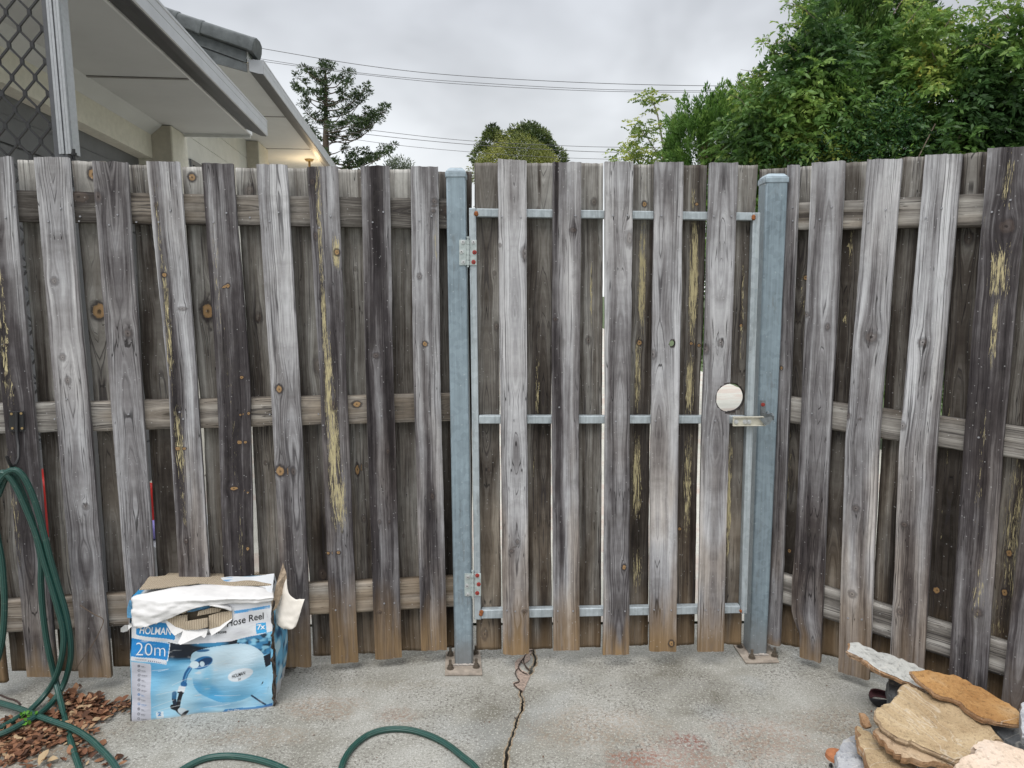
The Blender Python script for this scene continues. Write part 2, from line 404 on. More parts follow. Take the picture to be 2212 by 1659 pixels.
# spalled pieces beside the crack: shallow broken patches
M_spall = plain('broken_concrete_edge', (.33, .255, .21), .95, 0, .5, 120, .003)
def spall(pts, z, mat, thick=.002):
    P = [on_z(x, y) for x, y in pts]
    m_ = MB(); m_.prism([(p[0], p[1], z-thick) for p in P], [(p[0], p[1], z) for p in P])
    return m_
s = MB()
for k, poly in enumerate([[(1112, 1432), (1120, 1424), (1133, 1419), (1128, 1428), (1121, 1440), (1127, 1449), (1140, 1455), (1146, 1462), (1138, 1478), (1131, 1494), (1120, 1489), (1110, 1483), (1108, 1476), (1121, 1472), (1117, 1460), (1113, 1446)],
             [(1131, 1419), (1141, 1406), (1150, 1403), (1150, 1409), (1144, 1417), (1146, 1424), (1141, 1430), (1131, 1436), (1126, 1430)]]):
    P = [on_z(x, y) for x, y in poly]
    s.prism([(p[0], p[1], .0012) for p in P], [(p[0], p[1], .0035+.001*k) for p in P])
o = s.build('broken_edge', M_spall); tag(o, 'pinkish spalled concrete crumbs beside the long crack near the gate', 'concrete crumbs')

# beyond the fence: pale driveway, then lawn
def drive_material():
    mt, t, b = newmat('pale_driveway'); o = t.obj(); x, y, z = t.sep(o)
    n = t.noise(t.comb(t.math('MULTIPLY', x, .6), t.math('MULTIPLY', y, 1.4), 0.), 1.2, 4, .6, .6)
    c = t.ramp(n, [(.35, (.40, .39, .34)), (.5, (.47, .46, .41)), (.58, (.43, .36, .31)), (.66, (.46, .45, .40))])
    c = t.mix(t.math('MULTIPLY', t.step(t.noise(o, 60, 3), .5, .65), .25), c, (.25, .24, .22))
    t.link(c, b.inputs['Base Color']); b.inputs['Roughness'].default_value = .9
    return mt
mb = MB(); mb.add([(-14, 2.9, -.008), (3.3, 2.9, -.008), (5, 70, -.008), (-14, 70, -.008)], [(0, 1, 2, 3)])
tag(mb.build('driveway', drive_material()), kind='structure')
M_lawn = plain('lawn_grass', (.07, .10, .035), .95, 0, .5, 3, 0)
mb = MB(); mb.add([(-600, -300, -.10), (600, -300, -.10), (600, 900, -.10), (-600, 900, -.10)], [(0, 1, 2, 3)])
tag(mb.build('ground', M_lawn), kind='structure')

# ------------------------------------------------------------------ boards
class Plane:
    def __init__(s, P0, ang, off=0.):          # ang: turn of the plane, + = right end nearer
        s.e = np.array([math.cos(ang), -math.sin(ang), 0]); s.n = np.array([-math.sin(ang), -math.cos(ang), 0])
        s.P0 = np.array([P0[0], P0[1], 0.])+s.n*off
    def sz(s, x, y):
        p = on_plane(x, y, s.P0, s.n); return float(np.dot(p-s.P0, s.e)), float(p[2])
    def pt(s, a, z, o=0.): return s.P0+s.e*a+np.array([0, 0, z])+s.n*o
    def off(s, d): q = Plane.__new__(Plane); q.e, q.n = s.e, s.n; q.P0 = s.P0+s.n*d; return q
def smooth_noise(x, f, seed): return np.array([mnoise.noise(Vector((float(t)*f, seed*3.17, seed*.7))) for t in np.atleast_1d(x)])
BOARD_N = [0]
def board(parent, plane, left, right, tone=.5, flake=0., knots=(), thick=.018, horiz=False, mat=None, name='paling', nails=(), brown=0., browntop=.18,
          cath=None, du=.0085, dl=.012, jag=.003, flakes=(), darks=(), label=None, holes=()):
    """left/right: polylines in picture pixels (for a rail: top / bottom edge). knots: (x, y, radius_m, kind[,stretch])."""
    BOARD_N[0] += 1; sd = BOARD_N[0]*1.37
    rnd = random.Random(BOARD_N[0]*13+5)
    A = np.array([plane.sz(*p) for p in left]); B = np.array([plane.sz(*p) for p in right])
    li, wi = (0, 1) if horiz else (1, 0)           # index of length / width coordinate
    A = A[A[:, li].argsort()]; B = B[B[:, li].argsort()]
    l0, l1 = (A[0, li]+B[0, li])/2, (A[-1, li]+B[-1, li])/2
    nl = max(4, int((l1-l0)/dl)); wavg = abs(np.mean(B[:, wi])-np.mean(A[:, wi])); nw = max(3, int(round(wavg/du)))
    T = np.linspace(0, 1, nl+1); U = np.linspace(0, 1, nw+1)
    # edges bend smoothly, with slight waviness
    la = A[0, li]+(A[-1, li]-A[0, li])*T; lb = B[0, li]+(B[-1, li]-B[0, li])*T
    wa = np.interp(la, A[:, li], A[:, wi])+.0016*smooth_noise(la, 5, sd)+.0008*smooth_noise(la, 22, sd+2)
    wb = np.interp(lb, B[:, li], B[:, wi])+.0016*smooth_noise(lb, 5, sd+5)+.0008*smooth_noise(lb, 22, sd+7)
    Lg = la[:, None]*(1-U)+lb[:, None]*U; Wg = wa[:, None]*(1-U)+wb[:, None]*U
    # rough saw-cut ends
    for row, sg in ((0, -1), (-1, 1)):
        Lg[row] += jag*np.array([mnoise.noise(Vector((u*5, sd, row*2.3)))+.5*mnoise.noise(Vector((u*16, sd, row))) for u in U])
    wc = (wa+wb)/2; ww = abs(wb-wa)
    if horiz: u = (Wg-wc[:, None])
    else: u = (Wg-wc[:, None])
    v = Lg
    # grain coordinate
    cath = (rnd.random() < .45 if cath is None else cath) and rnd.random() < .6
    if cath:
        u0 = rnd.uniform(-.25, .25)*wavg
        d = .012+.035*np.abs(smooth_noise(v[:, 0], 1.1, sd+11))+.006*smooth_noise(v[:, 0], 4, sd+13)
        g = np.sqrt((u-u0)**2*1.0+d[:, None]**2)*np.where(u-u0 < 0, .96, 1)
    else:
        u0 = rnd.choice((-1, 1))*rnd.uniform(.05, .25)
        g = np.abs(u-u0)+.010*smooth_noise(v[:, 0], .9, sd+3)[:, None]
    kx = np.full(u.shape, 9.); ky = np.full(u.shape, 9.); km = np.zeros(u.shape); kc = np.zeros(u.shape)
    relief = np.zeros(u.shape)
    for kn in knots:
        kxp, kyp, kr, kind = kn[:4]; st = (kn[4] if len(kn) > 4 else 1.35)*rnd.uniform(.85, 1.2); kr = kr*(.86 if kr < .016 else .95)
        a = plane.sz(kxp, kyp); kl = a[li]; kw = a[wi]
        dw = (Wg-kw); dlg = (Lg-kl)
        rho2 = (dw/kr)**2+(dlg/(kr*st*2.1))**2
        # flow lines part around the knot
        g = g-np.sign(g*0+dw)*0-dw*np.exp(-rho2/2.6)*.9*np.sign((Wg-(wc[:, None]+u0)) if cath else np.full(u.shape, -np.sign(u0)))
        rk = np.sqrt((dw/kr)**2+(dlg/(kr*st))**2)
        sel = rk < np.sqrt(kx**2+ky**2)
        kx = np.where(sel, dw/kr, kx); ky = np.where(sel, dlg/(kr*st), ky)
        kc = np.where(sel, float(kind), kc)
        relief += .0022*np.exp(-(rk/1.7)**2)
    km = np.where(np.sqrt(kx**2+ky**2) < 2.6, 1., 0.)
    kx = np.clip(kx, -4, 4); ky = np.clip(ky, -4, 4)
    # tone varies in long streaks; foot turns brown; flaking areas
    tn = tone+.10*np.array([[mnoise.noise(Vector((float(a)*26, float(b)*1.3, sd))) for a in ra] for ra, b in zip(u, v[:, 0])])
    for (x, y, sw, sl_, amt) in darks:
        a = plane.sz(x, y); tn = tn+amt*np.exp(-((Wg-a[wi])/sw)**2-((Lg-a[li])/sl_)**2)
    if not horiz:
        tn = tn+.085*np.clip((v-.85)/.8, -1, 1)+(.15*np.clip((v-1.66)/.05, 0, 1) if mat is not None else 0.)  # backing paler above the rail: rail shade below, plus weathering, painted into tone
    fl = np.full(u.shape, flake*.6)
    for (x, y, sw, sl_, amt) in flakes:
        a = plane.sz(x, y); q = np.exp(-(((Wg-a[wi])/(sw*1.25))**2)**1.5-(((Lg-a[li])/sl_)**2)**1.5); fl = np.maximum(fl, amt*q)
    if horiz: br = np.full(u.shape, brown)
    else:
        bh = browntop*rnd.uniform(.45, 1.5)+.10*smooth_noise(u[0]*1, 32, sd)
        zb = (v-l0); br = brown*np.clip(1.15-zb/np.maximum(bh[None, :], .03), 0, 1)
    cup = rnd.uniform(-.0025, .0025)*(1-(2*U-1)**2)
    rel = relief+cup[None, :]+.0018*smooth_noise(v[:, 0], 2.0, sd+20)[:, None]
    fr = rel; ed = np.minimum(U, 1-U)*wavg; fr = fr-np.where(ed < .003, .0022, 0.)[None, :]
    n0, n1_ = nl+1, nw+1
    def P(o):
        a, z = (Lg, Wg) if horiz else (Wg, Lg)
        return plane.P0+a[..., None]*plane.e+z[..., None]*np.array([0, 0, 1.])+o[..., None]*plane.n
    VF = P(fr).reshape(-1, 3); VB = P(np.full(u.shape, -thick)).reshape(-1, 3)
    idx = np.arange(n0*n1_).reshape(n0, n1_); q = []
    q.append(np.stack([idx[:-1, :-1], idx[:-1, 1:], idx[1:, 1:], idx[1:, :-1]], -1).reshape(-1, 4))
    ib = idx+n0*n1_
    q.append(np.stack([ib[:-1, :-1], ib[1:, :-1], ib[1:, 1:], ib[:-1, 1:]], -1).reshape(-1, 4))
    for (a, b) in ((idx[:-1, 0], idx[1:, 0]), ): q.append(np.stack([a, b, b+n0*n1_, a+n0*n1_], -1))
    for (a, b) in ((idx[1:, -1], idx[:-1, -1]),): q.append(np.stack([a, b, b+n0*n1_, a+n0*n1_], -1))
    q.append(np.stack([idx[0, 1:], idx[0, :-1], idx[0, :-1]+n0*n1_, idx[0, 1:]+n0*n1_], -1))
    q.append(np.stack([idx[-1, :-1], idx[-1, 1:], idx[-1, 1:]+n0*n1_, idx[-1, :-1]+n0*n1_], -1))
    F = np.concatenate(q); V = np.concatenate([VF, VB])
    dup = lambda a, b=None: np.concatenate([a.ravel(), (a if b is None else b).ravel()])
    WV = np.stack([dup(g, g+.01), dup(v, v+.3), np.full(len(V), sd)], -1)
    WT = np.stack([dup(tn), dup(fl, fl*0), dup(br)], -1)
    WK = np.stack([dup(kx), dup(ky), dup(km, km*0)], -1); KC = dup(kc)
    mi = np.zeros(len(F), int)
    # nail heads
    nv = []; nf = []; base = len(V)
    for (x, y) in nails:
        a, z = plane.sz(x, y); c = plane.pt(a, z, .0012+float(np.max(np.abs(cup)))*0); r_ = .0034; k = 7; t0 = rnd.random()
        # follow the board's face
        ia = np.argmin(np.abs((Lg[:, 0] if horiz else Lg[:, 0])-(a if horiz else z))); c = c+plane.n*(rel[ia].mean())
        for rr, oo in ((r_, -.001), (r_*.85, .0018)):
            for i in range(k): th = 2*math.pi*i/k+t0; nv.append(c+plane.e*rr*math.cos(th)+np.array([0, 0, rr*math.sin(th)])+plane.n*oo)
        for i in range(k): nf.append((base+i, base+(i+1) % k, base+k+(i+1) % k, base+k+i))
        nf.append(tuple(base+k+i for i in range(k))); base += 2*k
    if nv:
        nn = len(nv); V = np.concatenate([V, np.array(nv)]); z3 = np.zeros((nn, 3))
        WV = np.concatenate([WV, z3]); WT = np.concatenate([WT, z3]); WK = np.concatenate([WK, z3]); KC = np.concatenate([KC, np.zeros(nn)])
        Fl = F.tolist()+[list(f) for f in nf]; mi = np.concatenate([mi, np.ones(len(nf), int)])
    else: Fl = F
    me = mesh_np(name, V, Fl, mi)
    vattr(me, 'wv', WV); vattr(me, 'wt', WT); vattr(me, 'wk', WK); vattr(me, 'kc', KC)
    o = link(name, me, [mat or M_front, M_nail], parent)
    bm = bmesh.new(); bm.from_mesh(me); bmesh.ops.recalc_face_normals(bm, faces=bm.faces); bm.to_mesh(me); bm.free()
    if label: o['label'] = label
    for (hx, hy, hr, hs) in holes: punch(o, plane, hx, hy, hr, hs)
    return o
def punch(o, plane, x, y, r, sy=1.0, ring=48):
    """cut a real round hole through a board"""
    a, z = plane.sz(x, y); c = plane.pt(a, z)
    pts = [(math.cos(2*math.pi*i/ring)*r, math.sin(2*math.pi*i/ring)*r*sy) for i in range(ring)]
    f = MB(); f.prism([c+plane.e*p+np.array([0, 0, q])+plane.n*.08 for p, q in pts], [c+plane.e*p+np.array([0, 0, q])-plane.n*.12 for p, q in pts])
    cut = f.build('cutter', M_front)
    par = o.parent; off = Vector(par.location) if par else Vector((0, 0, 0))
    if par: cut.location = (0, 0, 0)
    bpy.context.view_layer.update()
    md = o.modifiers.new('hole', 'BOOLEAN'); md.object = cut; md.operation = 'DIFFERENCE'; md.solver = 'EXACT'
    dg = bpy.context.evaluated_depsgraph_get(); me = bpy.data.meshes.new_from_object(o.evaluated_get(dg), preserve_all_data_layers=True, depsgraph=dg)
    o.modifiers.clear(); o.data = me; bpy.data.objects.remove(cut)

def shift(poly, dx): return [(x+dx, y) for x, y in poly]
GATE_Y = 2.50
P_gate = Plane((0, GATE_Y), 0.)
P_left = Plane((-.316, 2.54), math.atan(.143)*-1)      # left end nearer
P_right = Plane((1.128, 2.48), R(44.4))

# ---- left fence
LF = empty('paling_fence', (-1.0, 2.45, 0), 'weathered grey paling fence running left from the gate, behind the torn box and hanging hose', 'fence')
fr = P_left; bk = P_left.off(-.018-.038-.002)
N = lambda *a: [(x, y) for x, y in a]
front_left = [
 dict(left=[(-170, 335), (-50, 1475)], right=[(-100, 335), (14, 1475)], tone=.38, brown=.7),
 dict(left=[(-43, 338), (58, 1463)], right=[(22, 338), (77, 940), (122, 1463)], tone=.50, brown=.8, flakes=[(5, 700, .016, .45, .8), (30, 1100, .014, .3, .65)], darks=[(0, 600, .03, .6, -.25), (50, 1200, .04, .5, -.12)],
      knots=[(12, 808, .007, 0), (12, 745, .006, 0)], nails=N((12, 470), (30, 445))),
 dict(left=[(72, 339), (170, 1464)], right=[(145, 339), (240, 1464)], tone=.70, brown=.75, knots=[(146, 822, .009, 0), (117, 607, .011, 0), (135, 772, .010, 0), (185, 1095, .010, 0)], darks=[(170, 1150, .03, .5, -.10)],
      nails=N((104, 478), (131, 450), (144, 862), (118, 905), (178, 1300), (200, 1330)), cath=True),
 dict(left=[(198, 347), (234, 808), (285, 1455)], right=[(273, 351), (303, 808), (347, 1455)], tone=.66, brown=.6, knots=[(276, 720, .014, 0), (212, 425, .013, 0, 1.6)], cath=True, darks=[(250, 400, .03, .1, -.10), (300, 1100, .03, .4, -.08)],
      nails=N((236, 486), (254, 464), (248, 912), (278, 895))),
 dict(left=[(315, 347), (361, 811), (385, 1235), (398, 1455)], right=[(386, 349), (424, 811), (451, 1235), (463, 1455)], tone=.70, brown=.5, flake=.2,
      flakes=[(345, 520, .007, .25, .75), (362, 700, .011, .30, .85), (388, 960, .016, .18, .85), (395, 1080, .012, .15, .7)], darks=[(340, 500, .012, .35, -.34), (372, 800, .018, .5, -.42), (395, 1080, .022, .35, -.40)],
      knots=[(355, 594, .008, 1, 1.1), (394, 667, .014, 0, .6), (383, 969, .007, 1, 1), (398, 969, .007, 1, 1), (402, 1169, .008, 0), (337, 443, .006, 0)], nails=N((343, 480), (368, 455), (388, 890), (396, 905)), cath=False),
 dict(left=[(435, 352.5), (467, 811), (483, 1235), (492, 1450)], right=[(502, 352.5), (539, 811), (547, 1235), (556, 1450)], tone=.26, brown=.3, flake=.3,
      flakes=[(468, 600, .012, .30, .62), (500, 900, .02, .5, .45), (520, 1180, .01, .2, .6)], darks=[(455, 420, .015, .2, .22), (497, 1200, .010, .18, .38)],
      knots=[(492, 617, .008, 1, 1.1), (481, 620, .005, 1, 1), (522, 815, .008, 1, 1), (516, 955, .008, 1, .9), (530, 955, .007, 1, .9), (537, 893, .006, 1, 1.3), (519, 896, .005, 1, 1), (505, 1055, .016, 1, .38), (535, 1064, .005, 1, 1), (535, 1185, .007, 1, 1.2)],
      nails=N((489, 460), (461, 480)), cath=False),
 dict(left=[(553, 354), (583, 811), (605, 1235), (613, 1440)], right=[(619, 355), (646, 811), (665, 1235), (672, 1441)], tone=.68, brown=.8, knots=[(603, 840, .012, 1, 1.3), (605, 1017, .016, 1, 1.25), (634, 1018, .010, 0, 1.4)], cath=True,
      nails=N((582, 478), (602, 459), (623, 907), (649, 1321)), darks=[(605, 500, .012, .3, -.18), (640, 1250, .04, .3, -.12), (600, 1400, .05, .15, -.2)]),
 dict(left=[(663, 360), (690, 811), (715, 1435)], right=[(729, 359), (748, 811), (774, 1431)], tone=.40, brown=.95, browntop=.55, flake=.25,
      flakes=[(690, 480, .010, .35, .85), (726, 545, .013, .07, 1.1), (700, 700, .010, .22, .95), (712, 860, .017, .28, 1.0), (722, 1000, .022, .3, 1.0), (738, 1080, .018, .15, .9)],
      darks=[(672, 450, .018, .25, -.22), (710, 400, .018, .14, .30), (745, 900, .008, .4, .22)], knots=[(675, 393, .009, 0), (682, 510, .008, 0, 2.2), (728, 545, .010, 1), (709, 1195, .007, 1, 1), (731, 1194, .008, 1, 1), (719, 875, .009, 0, 2)],
      nails=N((690, 492), (714, 467), (698, 919), (725, 1318), (756, 1308)), cath=False),
 dict(left=[(779.5, 358), (790, 811), (810, 1425)], right=[(841, 358), (849.5, 811), (868, 1420)], tone=.36, brown=.8, knots=[(812, 768, .014, 0, .8), (838, 975, .007, 0), (820, 1127, .006, 0), (820, 1322, .007, 0, .8), (841, 1127, .005, 0)],
      darks=[(785, 420, .012, .25, .10), (795, 620, .008, .3, .16), (835, 1100, .016, .5, .12), (830, 600, .022, .5, -.12)], nails=N((805, 480), (828, 458), (824, 898), (830, 1303), (852, 1302)), cath=False),
 dict(left=[(887, 359), (893, 811), (910, 1407)], right=[(947, 359.5), (951, 811), (966, 1404)], tone=.62, brown=.9, knots=[(939, 435, .012, 0, .8), (936, 456, .009, 0, .8), (906, 597, .009, 0), (918, 743, .010, 1, 1), (934, 1072, .009, 0, 1.8)],
      darks=[(939, 400, .008, .12, -.34), (915, 800, .013, .3, -.28), (935, 1150, .03, .35, -.22)], nails=N((906, 476), (932, 467), (927, 889)), flakes=[(941, 520, .006, .12, .8)], cath=True),
]
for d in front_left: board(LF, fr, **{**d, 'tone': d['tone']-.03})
rl = P_left.off(-.018-.002)
board(LF, rl, [(-300, 404), (439, 419), (985, 429.5)], [(-300, 472), (439, 485), (985, 493)], tone=.40, horiz=True, thick=.036, mat=M_rail, name='rail', du=.009, dl=.011, knots=[(172, 425, .022, 0, 1.3), (969, 455, .02, 0, 1.1)], nails=N((172, 478), (174, 468), (295, 480), (540, 470)), cath=True)
board(LF, rl, [(-300, 879), (439, 863), (990, 849.5)], [(-300, 945), (439, 925), (990, 909)], tone=.50, horiz=True, thick=.036, mat=M_rail, name='rail', du=.009, dl=.011, knots=[(771, 873, .012, 1, 1.5)], nails=N((583, 895), (688, 894)), cath=True)
board(LF, rl, [(-300, 1318), (300, 1283), (995, 1248)], [(-300, 1385), (300, 1350), (995, 1310)], tone=.64, horiz=True, thick=.036, mat=M_rail, name='rail', du=.009, dl=.011, cath=False, brown=.25)
back_left = [
 dict(left=[(-80, 345), (25, 1450)], right=[(-12, 345), (90, 1450)], tone=.45),
 dict(left=[(36, 345), (76, 811), (131, 1450)], right=[(106, 345), (196, 1450)], tone=.55, knots=[(150, 500, .006, 0)]),
 dict(left=[(154, 348), (169, 482), (199, 811), (209, 936), (233, 1281), (245, 1440)], right=[(226, 348), (310, 1440)], tone=.52, knots=[(215, 672, .024, 1, 1.35), (202, 376, .016, 1, 1.2)], cath=True, darks=[(205, 560, .05, .1, -.12)]),
 dict(left=[(270, 356), (291, 485), (307, 811), (322, 932), (338, 1212), (352, 1450)], right=[(340, 356), (415, 1450)], tone=.50, darks=[(327, 570, .016, .13, -.35), (322, 740, .02, .15, -.3), (345, 1000, .02, .3, -.2)], cath=True),
 dict(left=[(393, 361), (401, 485), (427, 811), (440, 930), (453, 1240), (465, 1450)], right=[(462, 361), (530, 1450)], tone=.54, knots=[(415, 383, .013, 1, 1.3), (449, 672, .020, 1, 1.7), (447, 483, .008, 0)], cath=True),
 dict(left=[(508, 363), (540, 811), (545, 925), (560, 1235), (570, 1450)], right=[(578, 363), (640, 1450)], tone=.50, knots=[(538, 412, .018, 0, 1.1), (558, 686, .015, 0), (574, 1000, .007, 0)], cath=True),
 dict(left=[(612, 363), (640, 811), (668, 1240), (677, 1417)], right=[(680, 363), (735, 1417)], tone=.48, knots=[(697, 1240, .016, 0, 1.5), (690, 790, .02, 0)], darks=[(690, 640, .006, .2, -.3), (690, 1160, .02, .1, -.3)], cath=True),
 dict(left=[(722, 366), (765, 1412)], right=[(795, 366), (825, 1412)], tone=.50, knots=[(767, 581, .006, 0), (772, 1015, .009, 1, 2), (786, 1120, .009, 0, 1.6), (792, 1005, .007, 0)], cath=True),
 dict(left=[(838, 366), (860, 1405)], right=[(905, 366), (925, 1405)], tone=.52, knots=[(898, 412, .010, 0), (872, 1157, .005, 0)], cath=False),
 dict(left=[(945, 370), (957, 1400)], right=[(1000, 370), (1003, 1400)], tone=.30),
 dict(left=[(1005, 370), (1006, 1400)], right=[(1019, 370), (1021, 1400)], tone=.30),
]
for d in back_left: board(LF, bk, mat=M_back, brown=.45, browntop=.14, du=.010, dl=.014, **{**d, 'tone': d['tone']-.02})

# ---- right fence
RF = empty('paling_fence', (1.5, 2.0, 0), 'weathered grey paling fence running right from the gate toward the viewer, behind the stone pile', 'fence')
fr = P_right; bk = P_right.off(-.058)
front_right = [
 dict(left=[(1700, 356), (1657, 1390)], right=[(1725, 356), (1683, 1397)], tone=.60, brown=.6, nails=N((1713, 448), (1713, 477), (1700, 884), (1672, 1255), (1671, 1280)), knots=[(1688, 795, .006, 1)]),
 dict(left=[(1753, 352), (1727, 959), (1717, 1180), (1710, 1260), (1709, 1320), (1716, 1345), (1726, 1368), (1727, 1419)], right=[(1824, 347), (1791, 959), (1770, 1432)], tone=.58, brown=.7, knots=[(1788, 706, .008, 0), (1742, 680, .010, 0, 1)],
      nails=N((1771, 474), (1797, 447), (1754, 893)), darks=[(1775, 450, .014, .2, -.16), (1745, 1150, .02, .25, -.1)], cath=True),
 dict(left=[(1873, 344), (1825, 959), (1810, 1451)], right=[(1947, 342), (1897, 959), (1876, 1470)], tone=.72, brown=.6, knots=[(1882, 728, .020, 0, 1.0), (1849, 1098, .012, 0, 1), (1841, 1283, .013, 0, 1), (1831, 898, .010, 0), (1859, 905, .004, 0)],
      nails=N((1876, 480), (1913, 453), (1832, 1335), (1862, 1338)), darks=[(1884, 600, .008, .2, -.2), (1850, 1000, .02, .35, -.12)], cath=True),
 dict(left=[(1998, 334), (1943, 959), (1919, 1490)], right=[(2077, 332), (2023, 959), (1991, 1505)], tone=.70, brown=.5, knots=[(1994, 740, .015, 0, 1.0), (1954, 1133, .011, 0, 1), (1945, 1322, .012, 0, 1), (1950, 920, .010, 0)],
      nails=N((2000, 471), (2035, 450)), darks=[(2018, 480, .016, .22, -.22), (2000, 850, .010, .2, -.2)], cath=True),
 dict(left=[(2133, 320), (2081, 959), (2044, 1530)], right=[(2225, 316), (2167, 959), (2125, 1560)], tone=.32, brown=.3, knots=[(2175, 488, .024, 0, 1.0), (2112, 1322, .014, 0, 1)],
      flakes=[(2178, 400, .014, .12, .75), (2160, 590, .026, .10, .95), (2148, 720, .012, .14, .85), (2120, 1000, .01, .3, .6), (2113, 1280, .016, .12, .75), (2127, 500, .006, .1, .6)],
      nails=N((2143, 458), (2183, 432), (2114, 945)), darks=[(2185, 1100, .02, .5, .2), (2105, 900, .012, .6, .12)], cath=False),
 dict(left=[(2300, 312), (2193, 1245), (2150, 1620)], right=[(2400, 308), (2300, 1245), (2250, 1650)], tone=.55, brown=.4),
 dict(left=[(2460, 302), (2350, 1245), (2300, 1700)], right=[(2580, 298), (2450, 1245), (2400, 1740)], tone=.5, brown=.4),
]
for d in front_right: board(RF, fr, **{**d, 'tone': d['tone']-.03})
rl = P_right.off(-.020)
board(RF, rl, [(1690, 440), (2121, 418), (2560, 395)], [(1690, 497), (2115, 490), (2560, 482)], tone=.50, horiz=True, thick=.036, mat=M_rail, name='rail', cath=True, darks=[(1900, 455, .015, .08, -.25)])
board(RF, rl, [(1672, 853), (2081, 907), (2560, 970)], [(1672, 908), (1925, 951), (2212, 993), (2560, 1045)], tone=.56, horiz=True, thick=.036, mat=M_rail, name='rail', cath=False)
board(RF, rl, [(1665, 1235), (2045, 1352), (2400, 1462)], [(1665, 1297), (2177, 1465), (2400, 1540)], tone=.54, horiz=True, thick=.036, mat=M_rail, name='rail', cath=False)
back_right = [
 dict(left=[(1640, 366), (1618, 1380)], right=[(1703, 362), (1660, 1380)], tone=.40),
 dict(left=[(1712, 361), (1672, 1388)], right=[(1772, 357), (1730, 1400)], tone=.36, knots=[(1741, 600, .012, 1, 1), (1705, 1190, .008, 1, 1)], flakes=[(1735, 640, .012, .15, .6), (1707, 1000, .006, .3, .75)]),
 dict(left=[(1815, 353), (1770, 1412)], right=[(1890, 348), (1832, 1425)], tone=.34, flakes=[(1835, 540, .012, .14, .75), (1825, 700, .010, .15, .6)], darks=[(1860, 400, .04, .05, -.12)]),
 dict(left=[(1943, 341), (1930, 495), (1909, 867), (1905, 949), (1884, 1297), (1874, 1450)], right=[(2012, 337), (1940, 1470)], tone=.34),
 dict(left=[(2066, 333), (2057, 500), (2034, 900), (2026, 960), (2010, 1109), (1999, 1325), (1990, 1500)], right=[(2155, 326), (2075, 1530)], tone=.36, knots=[(2023, 1275, .012, 1, 1.1), (2092, 515, .014, 0)], flakes=[(2048, 950, .006, .2, .7), (2030, 1150, .006, .15, .6)]),
 dict(left=[(2225, 318), (2160, 959), (2115, 1560)], right=[(2310, 312), (2240, 959), (2190, 1590)], tone=.40, flakes=[(2190, 1150, .03, .3, .75), (2150, 1350, .03, .2, .6)], knots=[(2170, 1280, .009, 1), (2180, 1195, .009, 1)], ),
 dict(left=[(2370, 308), (2300, 959), (2240, 1620)], right=[(2470, 302), (2390, 959), (2320, 1660)], tone=.40),
]
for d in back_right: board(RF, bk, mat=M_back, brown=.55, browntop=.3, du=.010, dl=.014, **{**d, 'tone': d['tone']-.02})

# ---- gate
GT = empty('paling_gate', (.6, 2.52, 0), 'paling gate on a galvanised frame with a round hand hole, hung between two blue-grey posts', 'gate')
fr = P_gate; bk = P_gate.off(-.018-.032-.003)
front_gate = [
 dict(left=[(1075, 343), (1082, 958), (1086, 1415)], right=[(1137, 346.5), (1139, 958), (1144, 1413)], tone=.66, brown=.95, knots=[(1134, 548, .014, 0, 1.6), (1080, 530, .006, 0), (1118, 1170, .008, 0), (1105, 1190, .009, 0, .7), (1133, 1320, .01, 0, .7)], cath=True,
      nails=N((1084, 468), (1125, 469), (1110, 907), (1113, 1320), (1095, 1318)), darks=[(1100, 440, .03, .1, -.12), (1105, 1180, .03, .12, -.2), (1122, 1385, .003, .06, -.5)], browntop=.16),
 dict(left=[(1194, 350), (1192, 958), (1196, 1406)], right=[(1256, 350.5), (1251, 958), (1252, 1405)], tone=.60, brown=.8, knots=[(1238, 497, .012, 0, .8), (1200, 690, .009, 0, .7)],
      darks=[(1202, 410, .005, .14, -.6), (1203, 420, .010, .2, -.30), (1203, 800, .016, .45, -.36), (1240, 700, .014, .4, .16), (1213, 1180, .014, .2, -.4), (1240, 490, .016, .04, -.3)], nails=N((1243, 466), (1208, 880), (1205, 1320), (1238, 1320)), cath=False),
 dict(left=[(1307, 349), (1307, 958), (1303, 1415)], right=[(1369, 349), (1360, 958), (1360, 1414)], tone=.64, brown=1., knots=[(1360, 515, .015, 0, 1.9), (1348, 1225, .009, 1, 1.3)],
      darks=[(1350, 395, .012, .12, -.2), (1325, 600, .016, .25, -.18), (1335, 1020, .02, .3, -.12)], nails=N((1324, 466), (1355, 465), (1330, 910), (1315, 1320), (1350, 1320)), cath=True, browntop=.2),
 dict(left=[(1415, 350), (1406, 958), (1403, 1408)], right=[(1477, 350), (1466, 958), (1461, 1408)], tone=.62, brown=.95, knots=[(1410, 765, .012, 0, 1.4), (1450, 1390, .01, 1)], darks=[(1435, 620, .012, .14, -.25), (1425, 960, .03, .14, -.2), (1440, 420, .012, .1, -.2)],
      nails=N((1429, 466), (1467, 466), (1416, 909), (1413, 1317), (1450, 1318)), cath=True, holes=[(1452, 742, .0105, 1.05)]),
 dict(left=[(1534, 351), (1516, 958), (1508, 1409)], right=[(1595, 351), (1574, 958), (1564, 1408)], tone=.68, brown=.9, knots=[(1557, 740, .010, 0), (1524, 755, .013, 0, 1.3)], darks=[(1555, 1020, .02, .2, -.12), (1562, 400, .01, .15, -.2), (1555, 500, .003, .1, -.45)],
      nails=N((1542, 467), (1580, 467), (1545, 909), (1524, 1318), (1552, 1318)), cath=True, holes=[(1578, 860, .0525, 1.0)]),
]
for d in front_gate: board(GT, fr, **{**dict(du=.0045), **d})
